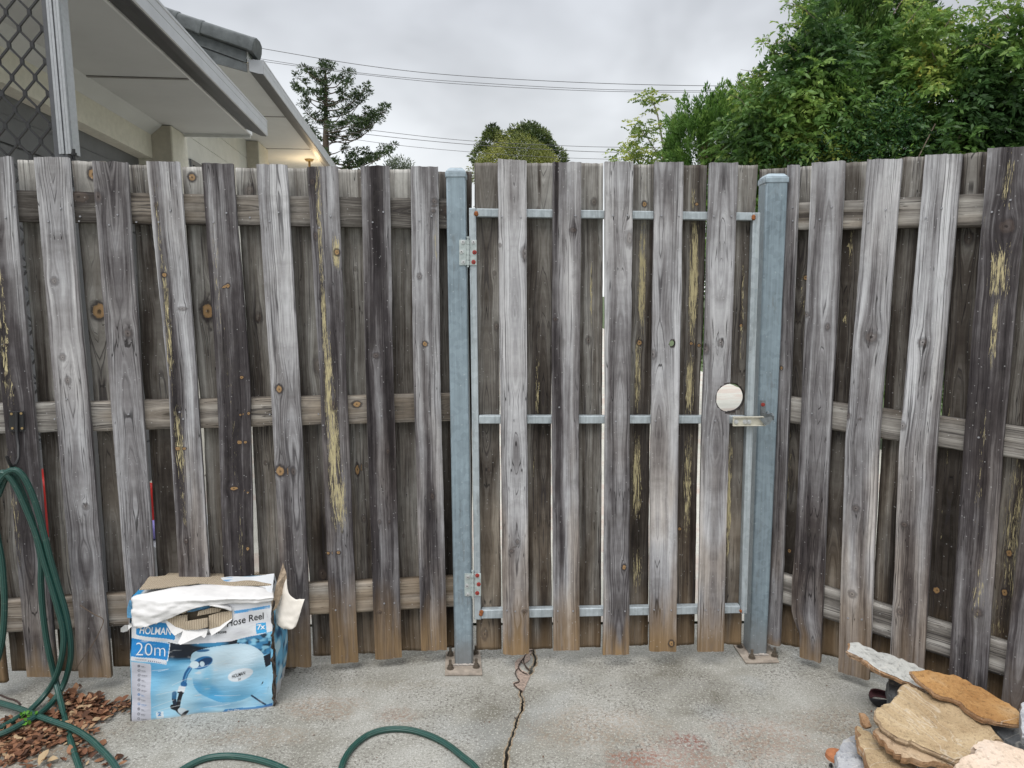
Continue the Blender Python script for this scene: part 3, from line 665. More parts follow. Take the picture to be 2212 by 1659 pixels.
back_gate = [
 dict(left=[(1025, 352), (1029, 1403)], right=[(1082, 352), (1079, 930), (1081, 1180), (1083.5, 1403)], tone=.52, knots=[(1072, 705, .008, 0, 1.8), (1056, 1015, .005, 0, 2), (1068, 590, .006, 0), (1047, 1370, .012, 0, 2.2)], cath=True),
 dict(left=[(1128, 352), (1135, 1402)], right=[(1197, 352), (1190.5, 900), (1190.5, 1180), (1193.5, 1401)], tone=.44, brown=.5, darks=[(1160, 700, .016, .6, -.16), (1165, 385, .0045, .085, -.6)], flakes=[(1161, 840, .007, .16, .85), (1152, 1020, .008, .12, .6)], knots=[(1163, 451, .006, 0)]),
 dict(left=[(1248, 352), (1248, 1399)], right=[(1304, 352), (1300, 958), (1298, 1398)], tone=.50, knots=[(1283, 436, .010, 0), (1271, 735, .010, 0), (1280, 903, .007, 0)], flakes=[(1277, 630, .005, .16, .9)], cath=True),
 dict(left=[(1362, 355), (1355, 1396)], right=[(1420, 355), (1404, 958), (1400, 1393)], tone=.30, knots=[(1392, 441, .009, 1, 1), (1381, 740, .010, 1, 1)], flakes=[(1394, 400, .010, .1, .6), (1387, 600, .014, .24, 1.0), (1378, 800, .012, .18, .9), (1376, 1030, .017, .2, 1.0), (1376, 1230, .017, .1, .9)]),
 dict(left=[(1470, 356), (1458, 1395)], right=[(1527, 357), (1520, 700), (1513.5, 800), (1508, 958), (1500, 1391)], tone=.28, knots=[(1493, 742, .007, 1, 1), (1510, 746, .007, 1, 1), (1505, 441, .007, 1, 1), (1468, 1142, .008, 1, 1)],
      flakes=[(1498, 600, .017, .26, 1.05), (1490, 830, .016, .14, .95), (1485, 1050, .016, .25, .85), (1497, 430, .01, .05, .8)]),
 dict(left=[(1588, 357), (1562, 1391)], right=[(1638, 357), (1611, 831), (1602, 1393)], tone=.42, brown=.7, knots=[(1600, 703, .006, 1, 1), (1634, 440, .01, 0)], flakes=[(1602, 700, .006, .3, .8), (1574, 1080, .010, .3, 1.05)], holes=[(1577, 859, .0525, 1.0)]),
]
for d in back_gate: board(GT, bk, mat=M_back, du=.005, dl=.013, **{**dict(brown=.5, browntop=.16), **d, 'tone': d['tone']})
# welded tube frame, one ring of square tube
FY = GATE_Y+.020; TH = .030
def tube_y(mb, pts, Y0, Y1, mi=0):            # quad given by 4 picture points, extruded in depth
    a = [on_y(x, y, Y0) for x, y in pts]; mb.prism(a, [p+np.array([0, Y1-Y0, 0]) for p in a], mi)
def tube(name, pts, Y0=FY, Y1=FY+TH, mat=M_frame, parent=GT, bevel=.0025):
    m_ = MB(); tube_y(m_, pts, Y0, Y1); return m_.build(name, mat, parent, smooth=True, bevel=bevel)
tube('frame_stile', [(1013, 449), (1028, 449), (1039, 1339), (1025, 1339)])
tube('frame_stile', [(1627, 459), (1643, 459), (1614, 1326), (1600, 1326)])
tube('frame_rail', [(1028.5, 450), (1626.5, 459), (1626, 476), (1028.5, 468)])
tube('frame_rail', [(1034.5, 898), (1611.5, 899), (1611, 915), (1034.5, 915.5)])
tube('frame_rail', [(1039.5, 1318), (1599.5, 1309), (1599.5, 1325), (1039.5, 1337)])
for (x, y, r_) in [(1028.5, 459, .011), (1629.5, 468, .011), (1040, 1325, .012), (1599, 1318, .007)]:
    g = MB(); c = on_y(x, y, FY-.001)
    for k in range(3):
        q = c+np.array([random.uniform(-.003, .003), 0, random.uniform(-.007, .007)])
        g.cyl(q, q+np.array([0, -.004-.001*k, 0]), r_*.7, 7, r2=r_*.35)
    g.build('weld', M_rust, GT)
# hinges
def hinge(px0, py0, px1, py1, kx, spec, label):
    h = empty('hinge', on_y(kx, (py0+py1)/2, FY-.004), label, 'hinge', 'gate hinges')
    pl_ = MB(); tube_y(pl_, [(px0, py0), (kx-3.2, py0), (kx-3.2, py1), (px0, py1)], FY-.0045, FY-.0008)
    tube_y(pl_, [(kx+3.2, py0), (px1, py0), (px1, py1), (kx+3.2, py1)], FY-.0045, FY-.0008); pl_.build('leaf_plate', M_zinc, h, bevel=.0006)
    k = MB(); H = (py1-py0)
    for i in range(5):
        a = on_y(kx, py0+H*(i/5)+.7, FY-.008); b = on_y(kx, py0+H*((i+1)/5)-.7, FY-.008); k.cyl(a, b, .0058, 12)
    k.cyl(on_y(kx, py0-6, FY-.008), on_y(kx, py1+4, FY-.008), .0036, 10); k.cyl(on_y(kx, py0-7, FY-.008), on_y(kx, py0-4, FY-.008), .0052, 10)
    k.build('knuckle', M_zinc, h, smooth=True)
    for (x, y, red) in spec:
        s_ = MB(); c = on_y(x, y, FY-.0045)
        s_.cyl(c, c+np.array([0, -.0016, 0]), .0078, 14, 0); s_.cyl(c+np.array([0, -.0016, 0]), c+np.array([0, -.0065, 0]), .0046, 6, 1)
        s_.cyl(c+np.array([0, -.0065, 0]), c+np.array([0, -.0066, 0]), .0022, 8, 2)
        o_ = s_.build('screw', [M_red if red else M_screw, M_red if red else M_screw, M_black], h)
    return h
hinge(992, 518, 1029.5, 573, 1011, [(1000, 523, 0), (997, 544, 0), (1001, 566, 0), (1023, 523, 0), (1025, 545, 1), (1023, 566, 1)], 'upper gate hinge with six screws, two of them rusty red')
hinge(1003.5, 1239, 1039, 1288, 1021, [(1011, 1246, 0), (1009, 1265, 0), (1011, 1284, 0), (1031, 1243, 1), (1034, 1262, 1), (1031, 1281, 1)], 'lower gate hinge whose three right-hand screws are red')

# posts
def gate_post(name, label, tl, tr, bl, br, width, plate_px, Yf, bolts_out):
    a = on_y(*bl, Yf); b = on_y(*br, Yf)
    x0, x1 = a[0], b[0]; root = empty(name, ((x0+x1)/2, Yf+width/2, 0), label, 'post', 'gate posts')
    ta = on_y(*tl, Yf); tb = on_y(*tr, Yf); z1 = (ta[2]+tb[2])/2
    m_ = MB(); r = .006
    m_.prism([(x0, Yf, .008), (x1, Yf, .008), (x1, Yf+width, .008), (x0, Yf+width, .008)],
             [(ta[0], Yf, z1), (tb[0], Yf, z1), (tb[0], Yf+width, z1), (ta[0], Yf+width, z1)])
    m_.build('post_tube', M_post, root, smooth=True, bevel=.006)
    c = MB(); xa, xb = ta[0]-.0025, tb[0]+.0025; ya, yb = Yf-.0025, Yf+width+.0025; hh = .030
    ringz = lambda ins, z: [(xa+ins, ya+ins, z), (xb-ins, ya+ins, z), (xb-ins, yb-ins, z), (xa+ins, yb-ins, z)]
    c.prism(ringz(0, z1-.006), ringz(0, z1+.014), cap=True); c.prism(ringz(0.0005, z1+.0142), ringz(.013, z1+.028)); c.prism(ringz(.0132, z1+.0281), ringz(.02, z1+.0295))
    c.build('post_cap', plain('post_cap_metal', (.26, .32, .36), .5, .1, .25, 40), root, smooth=True, bevel=.003)
    P = [on_z(x, y, .008) for x, y in plate_px]
    p = MB(); p.prism([(q[0], q[1], .002) for q in P], [(q[0], q[1], .008) for q in P]); pp = p.build('base_plate', M_plate, root, bevel=.001)
    for (x, y) in bolts_out:
        q = on_z(x, y, .008); bo = MB(); bo.cyl(q, q+np.array([0, 0, .002]), .014, 16); bo.cyl(q+np.array([0, 0, .002]), q+np.array([0, 0, .013]), .0105, 6)
        bo.cyl(q+np.array([0, 0, .013]), q+np.array([0, 0, .034]), .0055, 10); bo.build('anchor_bolt', M_nut, root)
    wl = MB()
    for i in range(14):
        t_ = i/13; q = np.array([x0+(x1-x0)*t_, Yf-.002, .009]); wl.cyl(q+np.array([-.004, 0, random.uniform(0, .004)]), q+np.array([.004, 0, random.uniform(0, .004)]), .0035+random.uniform(0, .002), 7)
    wl.build('weld_bead', plain('weld_metal', (.34, .31, .28), .6, .3, .3, 80), root, smooth=True)
    return root
YP = FY
gate_post('gate_post', 'left blue-grey galvanised gate post carrying both hinges', (963, 379), (1005, 379), (982, 1438), (1021, 1438), .072, [(961, 1457), (1042, 1456), (1037, 1404), (963, 1407)], 2.5190, [(973, 1444), (1029, 1441), (973, 1415), (1028, 1411)])
gate_post('gate_post', 'right blue-grey galvanised gate post carrying the latch strike', (1655, 391), (1703, 391), (1619, 1411), (1657, 1411), .080, [(1611, 1431), (1683, 1429), (1660, 1387), (1584, 1392)], 2.578, [(1624, 1421), (1673, 1417), (1598, 1397), (1650, 1393)])
# latch bar on the gate and striker on the post
YB = 2.500
LB = empty('latch_bar', on_y(1615, 910, YB), 'cream channel latch bar with three screws reaching across to the right gate post', 'latch')
m_ = MB(); a = on_y(1584, 901, YB); b = on_y(1652, 901, YB); z0 = on_y(1584, 920, YB)[2]; z1 = a[2]
m_.box((a[0], YB+.004, z0+.002), (b[0], YB+.007, z1-.002)); m_.box((a[0], YB-.004, z1-.002), (b[0]-.003, YB+.011, z1+.001)); m_.box((a[0], YB-.004, z0-.001), (b[0]+.004, YB+.011, z0+.002)); m_.box((a[0]+.006, YB+.0075, z0+.004), (a[0]+.050, FY-.001, z1-.004))
m_.build('channel', M_cream, LB, bevel=.0008)
for x in (1590, 1609, 1618):
    s_ = MB(); c = on_y(x, 911, YB+.004); s_.cyl(c, c+np.array([0, -.002, 0]), .0085, 14); s_.cyl(c+np.array([0, -.002, 0]), c+np.array([0, -.007, 0]), .005, 6); s_.build('screw', M_screw, LB)
ST = empty('latch_striker', on_y(1655, 890, 2.47), 'folded zinc latch striker screwed to the right gate post just above the latch bar', 'latch')
YS = 2.573
m_ = MB(); tube_y(m_, [(1643, 865), (1654, 865), (1654, 898), (1643, 898)], YS-.004, YS)
p0 = on_y(1643, 893, YS-.004); p1 = on_y(1672, 901, 2.494)
m_.prism([p0+np.array([0, 0, .006]), p1+np.array([0, 0, .006]), p1+np.array([0, 0, -.012]), p0+np.array([0, 0, -.016])],
         [p0+np.array([.002, .004, .006]), p1+np.array([.002, .004, .006]), p1+np.array([.002, .004, -.012]), p0+np.array([.002, .004, -.016])])
m_.build('bracket', M_dullzinc, ST, bevel=.0006)
m_ = MB(); q = [on_y(x, y, 2.490) for x, y in [(1640, 905), (1668, 901), (1669, 908), (1661, 917), (1653, 919), (1647, 912)]]; m_.prism(q, [p+np.array([0, .004, 0]) for p in q])
m_.tube([on_y(1654, 895, YS-.03), on_y(1658, 888, YS-.04), on_y(1662, 894, YS-.05), on_y(1668, 893, YS-.06), on_y(1671, 900, 2.495)], .0026, 7)
m_.build('catch', M_dullzinc, ST)
s_ = MB(); c = on_y(1648, 874, YS-.004); s_.cyl(c, c+np.array([0, -.002, 0]), .0075, 12); s_.cyl(c+np.array([0, -.002, 0]), c+np.array([0, -.006, 0]), .0045, 6); s_.build('screw', M_red, ST)
# ------------------------------------------------------------------ house beyond the fence
_d = ray(920, 628); UD = np.array([_d[0], _d[1], 0]); UD /= np.linalg.norm(UD); VD = np.array([-UD[1], UD[0], 0])
def HP(u, v, h): return UD*u+VD*v+np.array([0, 0, CAM_H+h])
def hp(x, y, h):
    p = on_z(x, y, CAM_H+h); return float(p@UD), float(p@VD)
def on_u(x, y, u):
    p = on_plane(x, y, UD*u, UD); return float(p@VD), float(p[2]-CAM_H)
def on_v(x, y, v):
    p = on_plane(x, y, VD*v, VD); return float(p@UD), float(p[2]-CAM_H)
def uprism(mb, poly, u0, u1, mi=0): mb.prism([HP(u0, v, h) for v, h in poly], [HP(u1, v, h) for v, h in poly], mi)
def ubox(mb, u0, u1, v0, v1, h0, h1, mi=0): uprism(mb, [(v0, h0), (v1, h0), (v1, h1), (v0, h1)], u0, u1, mi)
GND = -CAM_H
M_soffit = plain('painted_soffit_sheet', (.46, .47, .47), .7, 0, .05, 3)
M_cream_wall = plain('cream_render', (.58, .56, .49), .85, 0, .08, 25, .0015)
M_pillar = plain('taupe_render', (.42, .39, .33), .85, 0, .08, 25, .0015)
M_gut = plain('pale_gutter_metal', (.36, .37, .385), .4, .1, .08, 8)
M_under = plain('shadowed_gutter_underside', (.045, .045, .050), .5, 0, .2, 8)  # underside colour darkened: the shadow below the gutter is painted in
M_gar = plain('grey_garage_door_panel', (.115, .118, .125), .6, 0, .12, 10)
M_side = plain('white_weatherboard', (.60, .60, .57), .7, 0, .06, 8)
M_tile = plain('grey_roof_tile', (.095, .105, .108), .8, 0, .35, 14, .004)
M_glass = plain('dark_window_glass', (.02, .022, .025), .12)
M_groove = plain('soffit_joint_strip', (.20, .195, .185), .8)  # darker strip along each soffit sheet joint
H1 = 1.25; U0 = 3.06                     # height of the garage eave above the eye, near end of the garage
u_e, v_f = hp(545, 292, H1)
_, v_l = hp(330, 272, H1); u_p, v_p = hp(370, 270, H1); u_p2, _ = hp(412, 293, H1)
v_lip = v_f-.151
HS = empty('house', HP(4, 2.2, GND), 'low white house with grey gutters, garage eave and tiled roof beyond the left fence', 'house')
m_ = MB(); ubox(m_, U0, u_e-.02, v_f+.015, v_l+.02, H1, H1+.015); m_.build('soffit', M_soffit, HS)
m_ = MB(); ubox(m_, U0, u_e, v_f, v_f+.012, H1-.005, H1+.14); ubox(m_, u_e-.02, u_e, v_f+.014, v_p, H1-.025, H1-.001)
ubox(m_, u_e-.012, u_e, v_f+.014, v_p+.3, H1+.002, H1+.14); m_.build('fascia', M_white, HS)
def gutter(vf, vl, hb, ht, hd, u0, u1):
    m_ = MB()
    uprism(m_, [(vl, hb), (vl+.006, hb-.004), (vl+.006, ht), (vl-.003, ht), (vl-.003, ht-.012), (vl, ht-.014), (vl, (hb+ht)/2+.004), (vl+.002, (hb+ht)/2), (vl, (hb+ht)/2-.004)], u0, u1, 0)
    uprism(m_, [(vl+.007, hb-.004), (vl+.012, hb-.007), (vl+.05, hb-.002), (vf-.002, hd), (vf-.002, hd+.012), (vl+.05, hb+.008), (vl+.007, hb+.006)], u0+.002, u1-.002, 1)
    uprism(m_, [(vl+.007, hb), (vl+.05, hb+.002), (vf-.002, hd), (vf-.002, ht), (vl+.007, ht)], u1-.001, u1+.001, 0)
    uprism(m_, [(vl+.007, hb), (vl+.05, hb+.002), (vf-.002, hd), (vf-.002, ht), (vl+.007, ht)], u0-.001, u0+.001, 0)
    return m_.build('gutter', [M_gut, M_under], HS)
u_g1 = on_v(575, 230, v_lip)[0]
gutter(v_f, v_lip, 1.050*v_lip, 1.145*v_lip, .962*v_f, U0, u_g1)
# sheet joint and cornice
m_ = MB(); a = hp(160, 163, H1); b = hp(398, 171, H1)
ubox(m_, a[0]-.012, a[0]+.012, v_f+.02, v_l-.05, H1-.006, H1-.0005); m_.build('soffit_joint', M_groove, HS)
m_ = MB(); uprism(m_, [(v_l-.001, H1-.001), (v_l-.08, H1-.001), (v_l-.067, H1-.019), (v_l-.016, H1-.059), (v_l-.001, H1-.072)], U0, u_p-.005); m_.build('cornice', M_soffit, HS)
h_lb = on_v(335, 345, v_l)[1]
m_ = MB(); ubox(m_, U0, u_p-.002, v_l, v_l+.16, h_lb, H1-.002); m_.build('lintel', M_cream_wall, HS)
m_ = MB()
for k in range(8):
    h1 = h_lb+.05-k*.30; ubox(m_, U0, u_p+.05, v_l+.10, v_l+.14, h1-.288, h1); ubox(m_, U0, u_p+.05, v_l+.115, v_l+.14, h1-.30, h1-.2885)
    ubox(m_, U0, u_p+.05, v_l+.094, v_l+.0995, h1-.150, h1-.142)
m_.build('garage_door', M_gar, HS)
m_ = MB(); ubox(m_, u_p, u_p2, v_p, v_l+.25, GND, H1-.002); m_.build('pillar', M_cream_wall, HS, bevel=.008)
m_ = MB(); ubox(m_, u_p-.006, u_p-.001, v_p+.01, v_l-.002, GND, H1-.01); m_.build('pillar_face', M_pillar, HS)
m_ = MB(); a = on_u(107*3.33, 0, u_p)
uprism(m_, [(v_lip+.02, 1.145*v_lip-.01), (v_l+3.2, 1.145*v_lip+1.25), (v_l+3.2, 1.145*v_lip+1.20), (v_lip+.02, 1.145*v_lip-.03)], U0, u_g1-.05); m_.build('roof', M_tile, HS)
# second, higher eave
hb2 = 2.10; _, v_f2 = hp(545, 143, hb2); v_lip2 = v_f2-.13; u_2 = on_v(567, 88, v_lip2)[0]; u_2e = on_v(742, 364, v_lip2)[0]
u_q, v_w2 = hp(533, 305, hb2); u_q1, v_q = hp(558, 304, hb2); u_q2, _ = hp(580, 323, hb2)
hbl, htl = 1.43*v_lip2, 1.515*v_lip2
m_ = MB(); ubox(m_, u_2+.04, u_2e, v_f2+.015, v_w2+.3, hb2, hb2+.015); m_.build('soffit', M_soffit, HS)
m_ = MB(); ubox(m_, u_2, u_2e, v_f2, v_f2+.012, hb2-.006, hb2+.12); m_.build('fascia', M_white, HS)
gutter(v_f2, v_lip2, hbl, htl, 1.322*v_f2, u_2, u_2e)
for (x, y) in ((590, 252), (620, 321.5)):
    m_ = MB(); a = hp(x, y, hb2); ubox(m_, a[0]-.014, a[0]+.014, v_f2+.02, v_w2-.02, hb2-.004, hb2-.0005); m_.build('soffit_joint', M_groove, HS)
m_ = MB(); nb = 14; bh = .235
for k in range(nb):
    h1 = hb2-.002-k*bh; ubox(m_, u_p2+.02, u_q1+.02, v_w2-(.0 if k % 2 else .0), v_w2+.1, h1-bh+.010, h1); ubox(m_, u_p2+.02, u_q1+.02, v_w2+.008, v_w2+.1, h1-bh+.0005, h1-bh+.0095)
m_.build('weatherboard_wall', M_side, HS)
uw0, hw = on_v(413, 343, v_w2-.02); uw1 = on_v(440, 362, v_w2-.02)[0]
m_ = MB(); ubox(m_, uw0, uw1+.5, v_w2-.02, v_w2-.002, hw-.9, hw); wn = m_.build('window', M_gar, HS)
m_ = MB(); ubox(m_, uw0+.05, uw1+.45, v_w2-.026, v_w2-.021, hw-.85, hw-.05); m_.build('pane', M_glass, wn)
m_ = MB(); ubox(m_, u_q1, u_q2, v_q, v_w2+.3, GND, hb2-.002); m_.build('pillar', M_cream_wall, HS, bevel=.01)
m_ = MB(); ubox(m_, u_q1-.006, u_q1-.001, v_q+.01, v_w2-.002, GND, hb2-.01); m_.build('pillar_face', M_pillar, HS)
m_ = MB(); ubox(m_, u_q2+.01, u_2e+.3, v_w2+.05, v_w2+.2, hb2-.30, hb2-.004); ubox(m_, u_q2+.01, u_2e+2, v_w2+.25, v_w2+.35, GND, hb2-.302); m_.build('beam', M_cream_wall, HS)
# gable end with barge boards and ridge tiles
m_ = MB()
G = lambda L: [on_u(x, y, u_2) for x, y in L]
uprism(m_, G([(535, 157), (533, 139), (437, 104), (300, 55), (300, 98), (470, 139)]), u_2-.02, u_2-.001)
uprism(m_, G([(533, 137), (533, 114), (437, 79), (300, 30), (300, 53), (437, 102)]), u_2-.03, u_2-.001)
m_.build('barge_board', M_tile, HS)
m_ = MB()
for a0, a1 in (((436, 60), (553, 99)), ((384, 42), (441, 62)), ((300, 10), (388, 43))):
    p0 = on_u(*a0, u_2); p1 = on_u(*a1, u_2); c0 = HP(u_2-.06, *p0); c1 = HP(u_2-.06, *p1)
    ax = (c1-c0)/np.linalg.norm(c1-c0); nn = np.cross(UD, ax); nn = nn if nn[2] > 0 else -nn
    rg = lambda c, k: [c+UD*a*k+nn*b*k for a, b in ((-.02, -.068), (-.03, .0), (-.02, .030), (.02, .050), (.12, .058), (.20, .045), (.24, .0), (.24, -.068))]
    m_.prism(rg(c0, .97), rg(c1, 1.08)); m_.prism(rg(c1-ax*.035, 1.12), rg(c1+ax*.004, 1.14))
m_.build('ridge_tile', M_tile, HS, smooth=True, bevel=.006)
m_ = MB(); p0 = on_u(551, 97, u_2); p1 = on_u(300, 6, u_2); sl_ = (p1[1]-p0[1])/(p1[0]-p0[0])
uprism(m_, [(v_lip2+.02, htl-.02), (v_lip2+4, htl-.02+sl_*4), (v_lip2+4, htl-.05+sl_*4), (v_lip2+.02, htl-.05)], u_2+.05, u_2e-.02); m_.build('roof', M_tile, HS)
# lit lamp under the eave
ul, vl_ = hp(668, 344, hb2); M_bulb, t_, b_ = newmat('lit_bulb'); b_.inputs['Emission Color'].default_value = (1, .72, .35, 1); b_.inputs['Emission Strength'].default_value = 3
M_brass = plain('brass_lamp_fitting', (.35, .24, .10), .4, .6)
m_ = MB(); c = HP(ul, vl_, hb2-.002); m_.cyl(c, c+np.array([0, 0, -.03]), .07, 16, r2=.05); m_.cyl(c+np.array([0, 0, -.03]), c+np.array([0, 0, -.12]), .018, 10); lf = m_.build('lamp_fitting', M_brass, HS, smooth=True)
m_ = MB(); m_.cyl(c+np.array([0, 0, -.12]), c+np.array([0, 0, -.20]), .03, 12, r2=.038); m_.cyl(c+np.array([0, 0, -.20]), c+np.array([0, 0, -.225]), .038, 12, r2=.015); m_.build('bulb', M_bulb, lf, smooth=True)
pl_ = bpy.data.lights.new('house_lamp', 'POINT'); pl_.energy = 9; pl_.color = (1, .74, .42); pl_.shadow_soft_size = .06
po = bpy.data.objects.new('house_lamp', pl_); COL.objects.link(po); po.location = HP(ul, vl_, hb2-.27)

# ------------------------------------------------------------------ diamond-mesh screen behind the left fence
SY = 2.78
SC = empty('security_screen', on_y(60, 900, SY), 'black diamond mesh security screen with a ribbed silver frame standing behind the left fence', 'screen')
M_mesh = plain('black_mesh_steel', (.012, .012, .013), .55)
M_alu = plain('ribbed_aluminium', (.36, .37, .38), .42, .45, .10, 60)
M_darkframe = plain('charcoal_frame', (.07, .072, .078), .5)
x_r = on_y(107, 160, SY)[0]; zt = 2.85; zb = on_y(60, 955, SY)[2]; x_l = -2.25
m_ = MB(); px, pz = .088, .118; nx = int((x_r-x_l)/px)+1; nz = int((zt-zb)/pz)+1
def strand(x0, sgn):
    # one wavy strand: runs down, touching its neighbours at the nodes
    L = []
    for k in range(2*nz):
        z = zt-k*pz/2; side = (k % 2)*2-1
        L += [(x0+sgn*side*(px/4-.0035), z+.010), (x0+sgn*side*(px/4-.0035), z-.010)]
    w_ = .0034
    for (a, b) in zip(L[:-1], L[1:]):
        if a[1] < zb or b[1] < zb or a[0] > x_r: continue
        dx, dz = b[0]-a[0], b[1]-a[1]; l = math.hypot(dx, dz); nx_, nz_ = -dz/l*w_, dx/l*w_
        q = [(a[0]+nx_, SY-.004, a[1]+nz_), (b[0]+nx_, SY-.004, b[1]+nz_), (b[0]-nx_, SY-.004, b[1]-nz_), (a[0]-nx_, SY-.004, a[1]-nz_)]
        m_.prism(q, [(x, SY+.004, z) for x, _, z in q])
for i in range(nx*2): strand(x_r+.01-i*px/2, 1 if i % 2 else -1)
m_.build('diamond_mesh', M_mesh, SC)
m_ = MB(); m_.box((x_r, SY-.012, zb-.03), (x_r+.022, SY+.03, zt)); m_.box((x_l, SY-.012, zb-.03), (x_r-.001, SY+.03, zb)); m_.build('inner_frame', M_darkframe, SC)
x2 = on_y(150, 160, SY)[0]; m_ = MB(); wd = (x2-x_r-.024)/4; zfoot = on_y(140, 335, SY)[2]
for i in range(4): m_.box((x_r+.0235+i*wd, SY-.022-(.004 if i % 2 else 0), zfoot), (x_r+.0235+(i+1)*wd-.0035, SY+.03, zt))
m_.box((x_r+.0235, SY-.015, zfoot), (x_r+.0235+4*wd, SY+.028, zt-.001)); m_.build('side_frame', M_alu, SC)
m_ = MB(); m_.box((x_r+.026, SY-.02, .0), (x_r+.055, SY+.025, zfoot-.001)); m_.build('leg', M_darkframe, SC)
m_ = MB(); q = HP; a = on_y(144, 320, SY-.05); m_.cyl(on_y(160, 345, SY-.03), on_y(159, 322, SY-.03), .006, 8); m_.cyl(on_y(160, 335, SY-.03), on_y(160, 330, SY-.03), .010, 8); m_.cyl(on_y(151, 336, SY-.04), on_y(158, 404, SY-.04), .0065, 8); m_.build('latch_rod', M_black, SC)
# coloured plastic things glimpsed on the driveway through the gaps
M_redp = plain('red_plastic', (.45, .025, .02), .4); M_purp = plain('violet_plastic', (.25, .22, .55), .45)
zt_ = on_y(200, 1150, 3.25)[2]                      # top of the low grey storage chest the plastic things lie on
m_ = MB(); xa, xb = on_y(20, 1150, 3.25)[0], on_y(420, 1150, 3.25)[0]
m_.box((xa, 3.06, .0), (xb, 3.5, zt_-.05)); m_.box((xa-.015, 3.045, zt_-.049), (xb+.015, 3.515, zt_))
for k in range(8): x_ = xa+(xb-xa)*(k+.5)/8; m_.box((x_-.012, 3.048, .03), (x_+.012, 3.0595, zt_-.08))
tag(m_.build('storage_chest', plain('pale_grey_plastic', (.33, .34, .35), .5), bevel=.004), 'low pale grey chest glimpsed through the gaps of the left fence behind the box', 'chest')
def turned(name, c, prof, mat, label, cat):
    m_ = MB(); n = 20; V = [(c[0]+r*math.cos(2*math.pi*k/n), c[1]+r*math.sin(2*math.pi*k/n), z) for r, z in prof for k in range(n)]
    F = [(i*n+k, i*n+(k+1) % n, (i+1)*n+(k+1) % n, (i+1)*n+k) for i in range(len(prof)-1) for k in range(n)]+[tuple(range(n)), tuple(range((len(prof)-1)*n, len(prof)*n))]
    m_.add(V, F); return tag(m_.build(name, mat, smooth=True), label, cat)
c = on_y(86, 1045, 3.25); z = zt_; h_ = on_y(86, 1018, 3.25)[2]-z
turned('plastic_tub', c, [(.09, z), (.10, z+.01), (.13, z+h_*.6), (.135, z+h_*.8), (.10, z+h_*.97), (.03, z+h_)], M_redp, 'glossy red plastic tub seen through the gap beside the hanging hose', 'tub')
c = on_y(325, 1065, 3.32); h_ = on_y(325, 1045, 3.32)[2]-z
turned('plastic_toy', c, [(.03, z), (.045, z+.01), (.035, z+h_*.5), (.05, z+h_*.75), (.02, z+h_)], M_redp, 'small red plastic toy seen through the fence gap above the box', 'toy')
c = on_y(331, 1120, 3.15); r_ = .045
turned('plastic_ball', c, [(max(.004, r_*math.cos(t)), z+r_+r_*math.sin(t)) for t in np.linspace(-math.pi/2, math.pi/2, 11)], M_purp, 'violet plastic ball glimpsed through the fence gap left of the torn box', 'ball')

# ------------------------------------------------------------------ foliage
def leaf_material(name, cols, trans=.25, rough=.5):
    mt, t, b = newmat(name); r = t.attr('lr').outputs['Fac']
    c = t.ramp(r, cols); t.link(c, b.inputs['Base Color']); b.inputs['Roughness'].default_value = rough
    b.inputs['Specular IOR Level'].default_value = .35
    tr = t.n('ShaderNodeBsdfTranslucent'); t.link(c, tr.inputs[0]); mx = t.n('ShaderNodeMixShader'); mx.inputs[0].default_value = trans
    t.link(b.outputs[0], mx.inputs[1]); t.link(tr.outputs[0], mx.inputs[2]); t.link(mx.outputs[0], mt.node_tree.nodes['Material Output'].inputs[0])
    return mt
def unit(a): return a/np.maximum(1e-9, np.linalg.norm(a, axis=-1, keepdims=True))
def kites(pos, d, length, width, lr, droop=0.):
    """one bent kite-shaped leaf per row"""
    n = len(pos); d = unit(d); s = unit(np.cross(d, rng.normal(size=(n, 3)))); nrm = np.cross(d, s)
    L = np.broadcast_to(length, (n,))[:, None]; Wd = np.broadcast_to(width, (n,))[:, None]
    tip = pos+d*L+np.array([0, 0, -1.])*droop*L
    V = np.stack([pos, pos+d*L*.42+s*Wd/2+nrm*Wd*.15, tip, pos+d*L*.42-s*Wd/2+nrm*Wd*.15], 1).reshape(-1, 3)
    F = np.arange(4*n).reshape(n, 4); return V, F, np.repeat(lr, 4)
def pinnate(base, d, length, k, ll, lw, lr, droop=.35):
    """compound leaves: k leaflet pairs on a drooping stalk"""
    n = len(base); d = unit(d); s = unit(np.cross(d, np.array([0, 0, 1.])+rng.normal(size=(n, 3))*.5)); up = np.cross(s, d)
    PV = []; DV = []; LR = []; LL = []
    Ln = np.broadcast_to(length, (n,))[:, None]
    for i in range(k+1):
        t = .2+.8*i/k
        p = base+d*Ln*t+np.array([0, 0, -1.])*Ln*droop*t*t; dd = unit(d+np.array([0, 0, -1.])*2*droop*t)
        sides = (1, -1) if i < k else (0,)
        for sg in sides:
            v = unit(dd*(.75 if sg else 1)+s*sg*.9+up*.12+rng.normal(size=(n, 3))*.12)
            PV.append(p); DV.append(v); LR.append(lr+rng.normal(size=n)*.05); LL.append(np.full(n, ll*(1-.35*abs(t-.55))))
    P = np.concatenate(PV); D = np.concatenate(DV); LR = np.concatenate(LR); LL = np.concatenate(LL)
    V, F, a = kites(P, D, LL*rng.uniform(.8, 1.15, len(P)), lw*rng.uniform(.8, 1.2, len(P)), LR, .15)
    # keep the leaflet blades roughly in the plane of the leaf
    return V, F, a
def merge(parts):
    V = []; F = []; A = []; b = 0
    for v, f, a in parts: V.append(v); F.append(f+b); A.append(a); b += len(v)
    return np.concatenate(V), np.concatenate(F), np.concatenate(A)
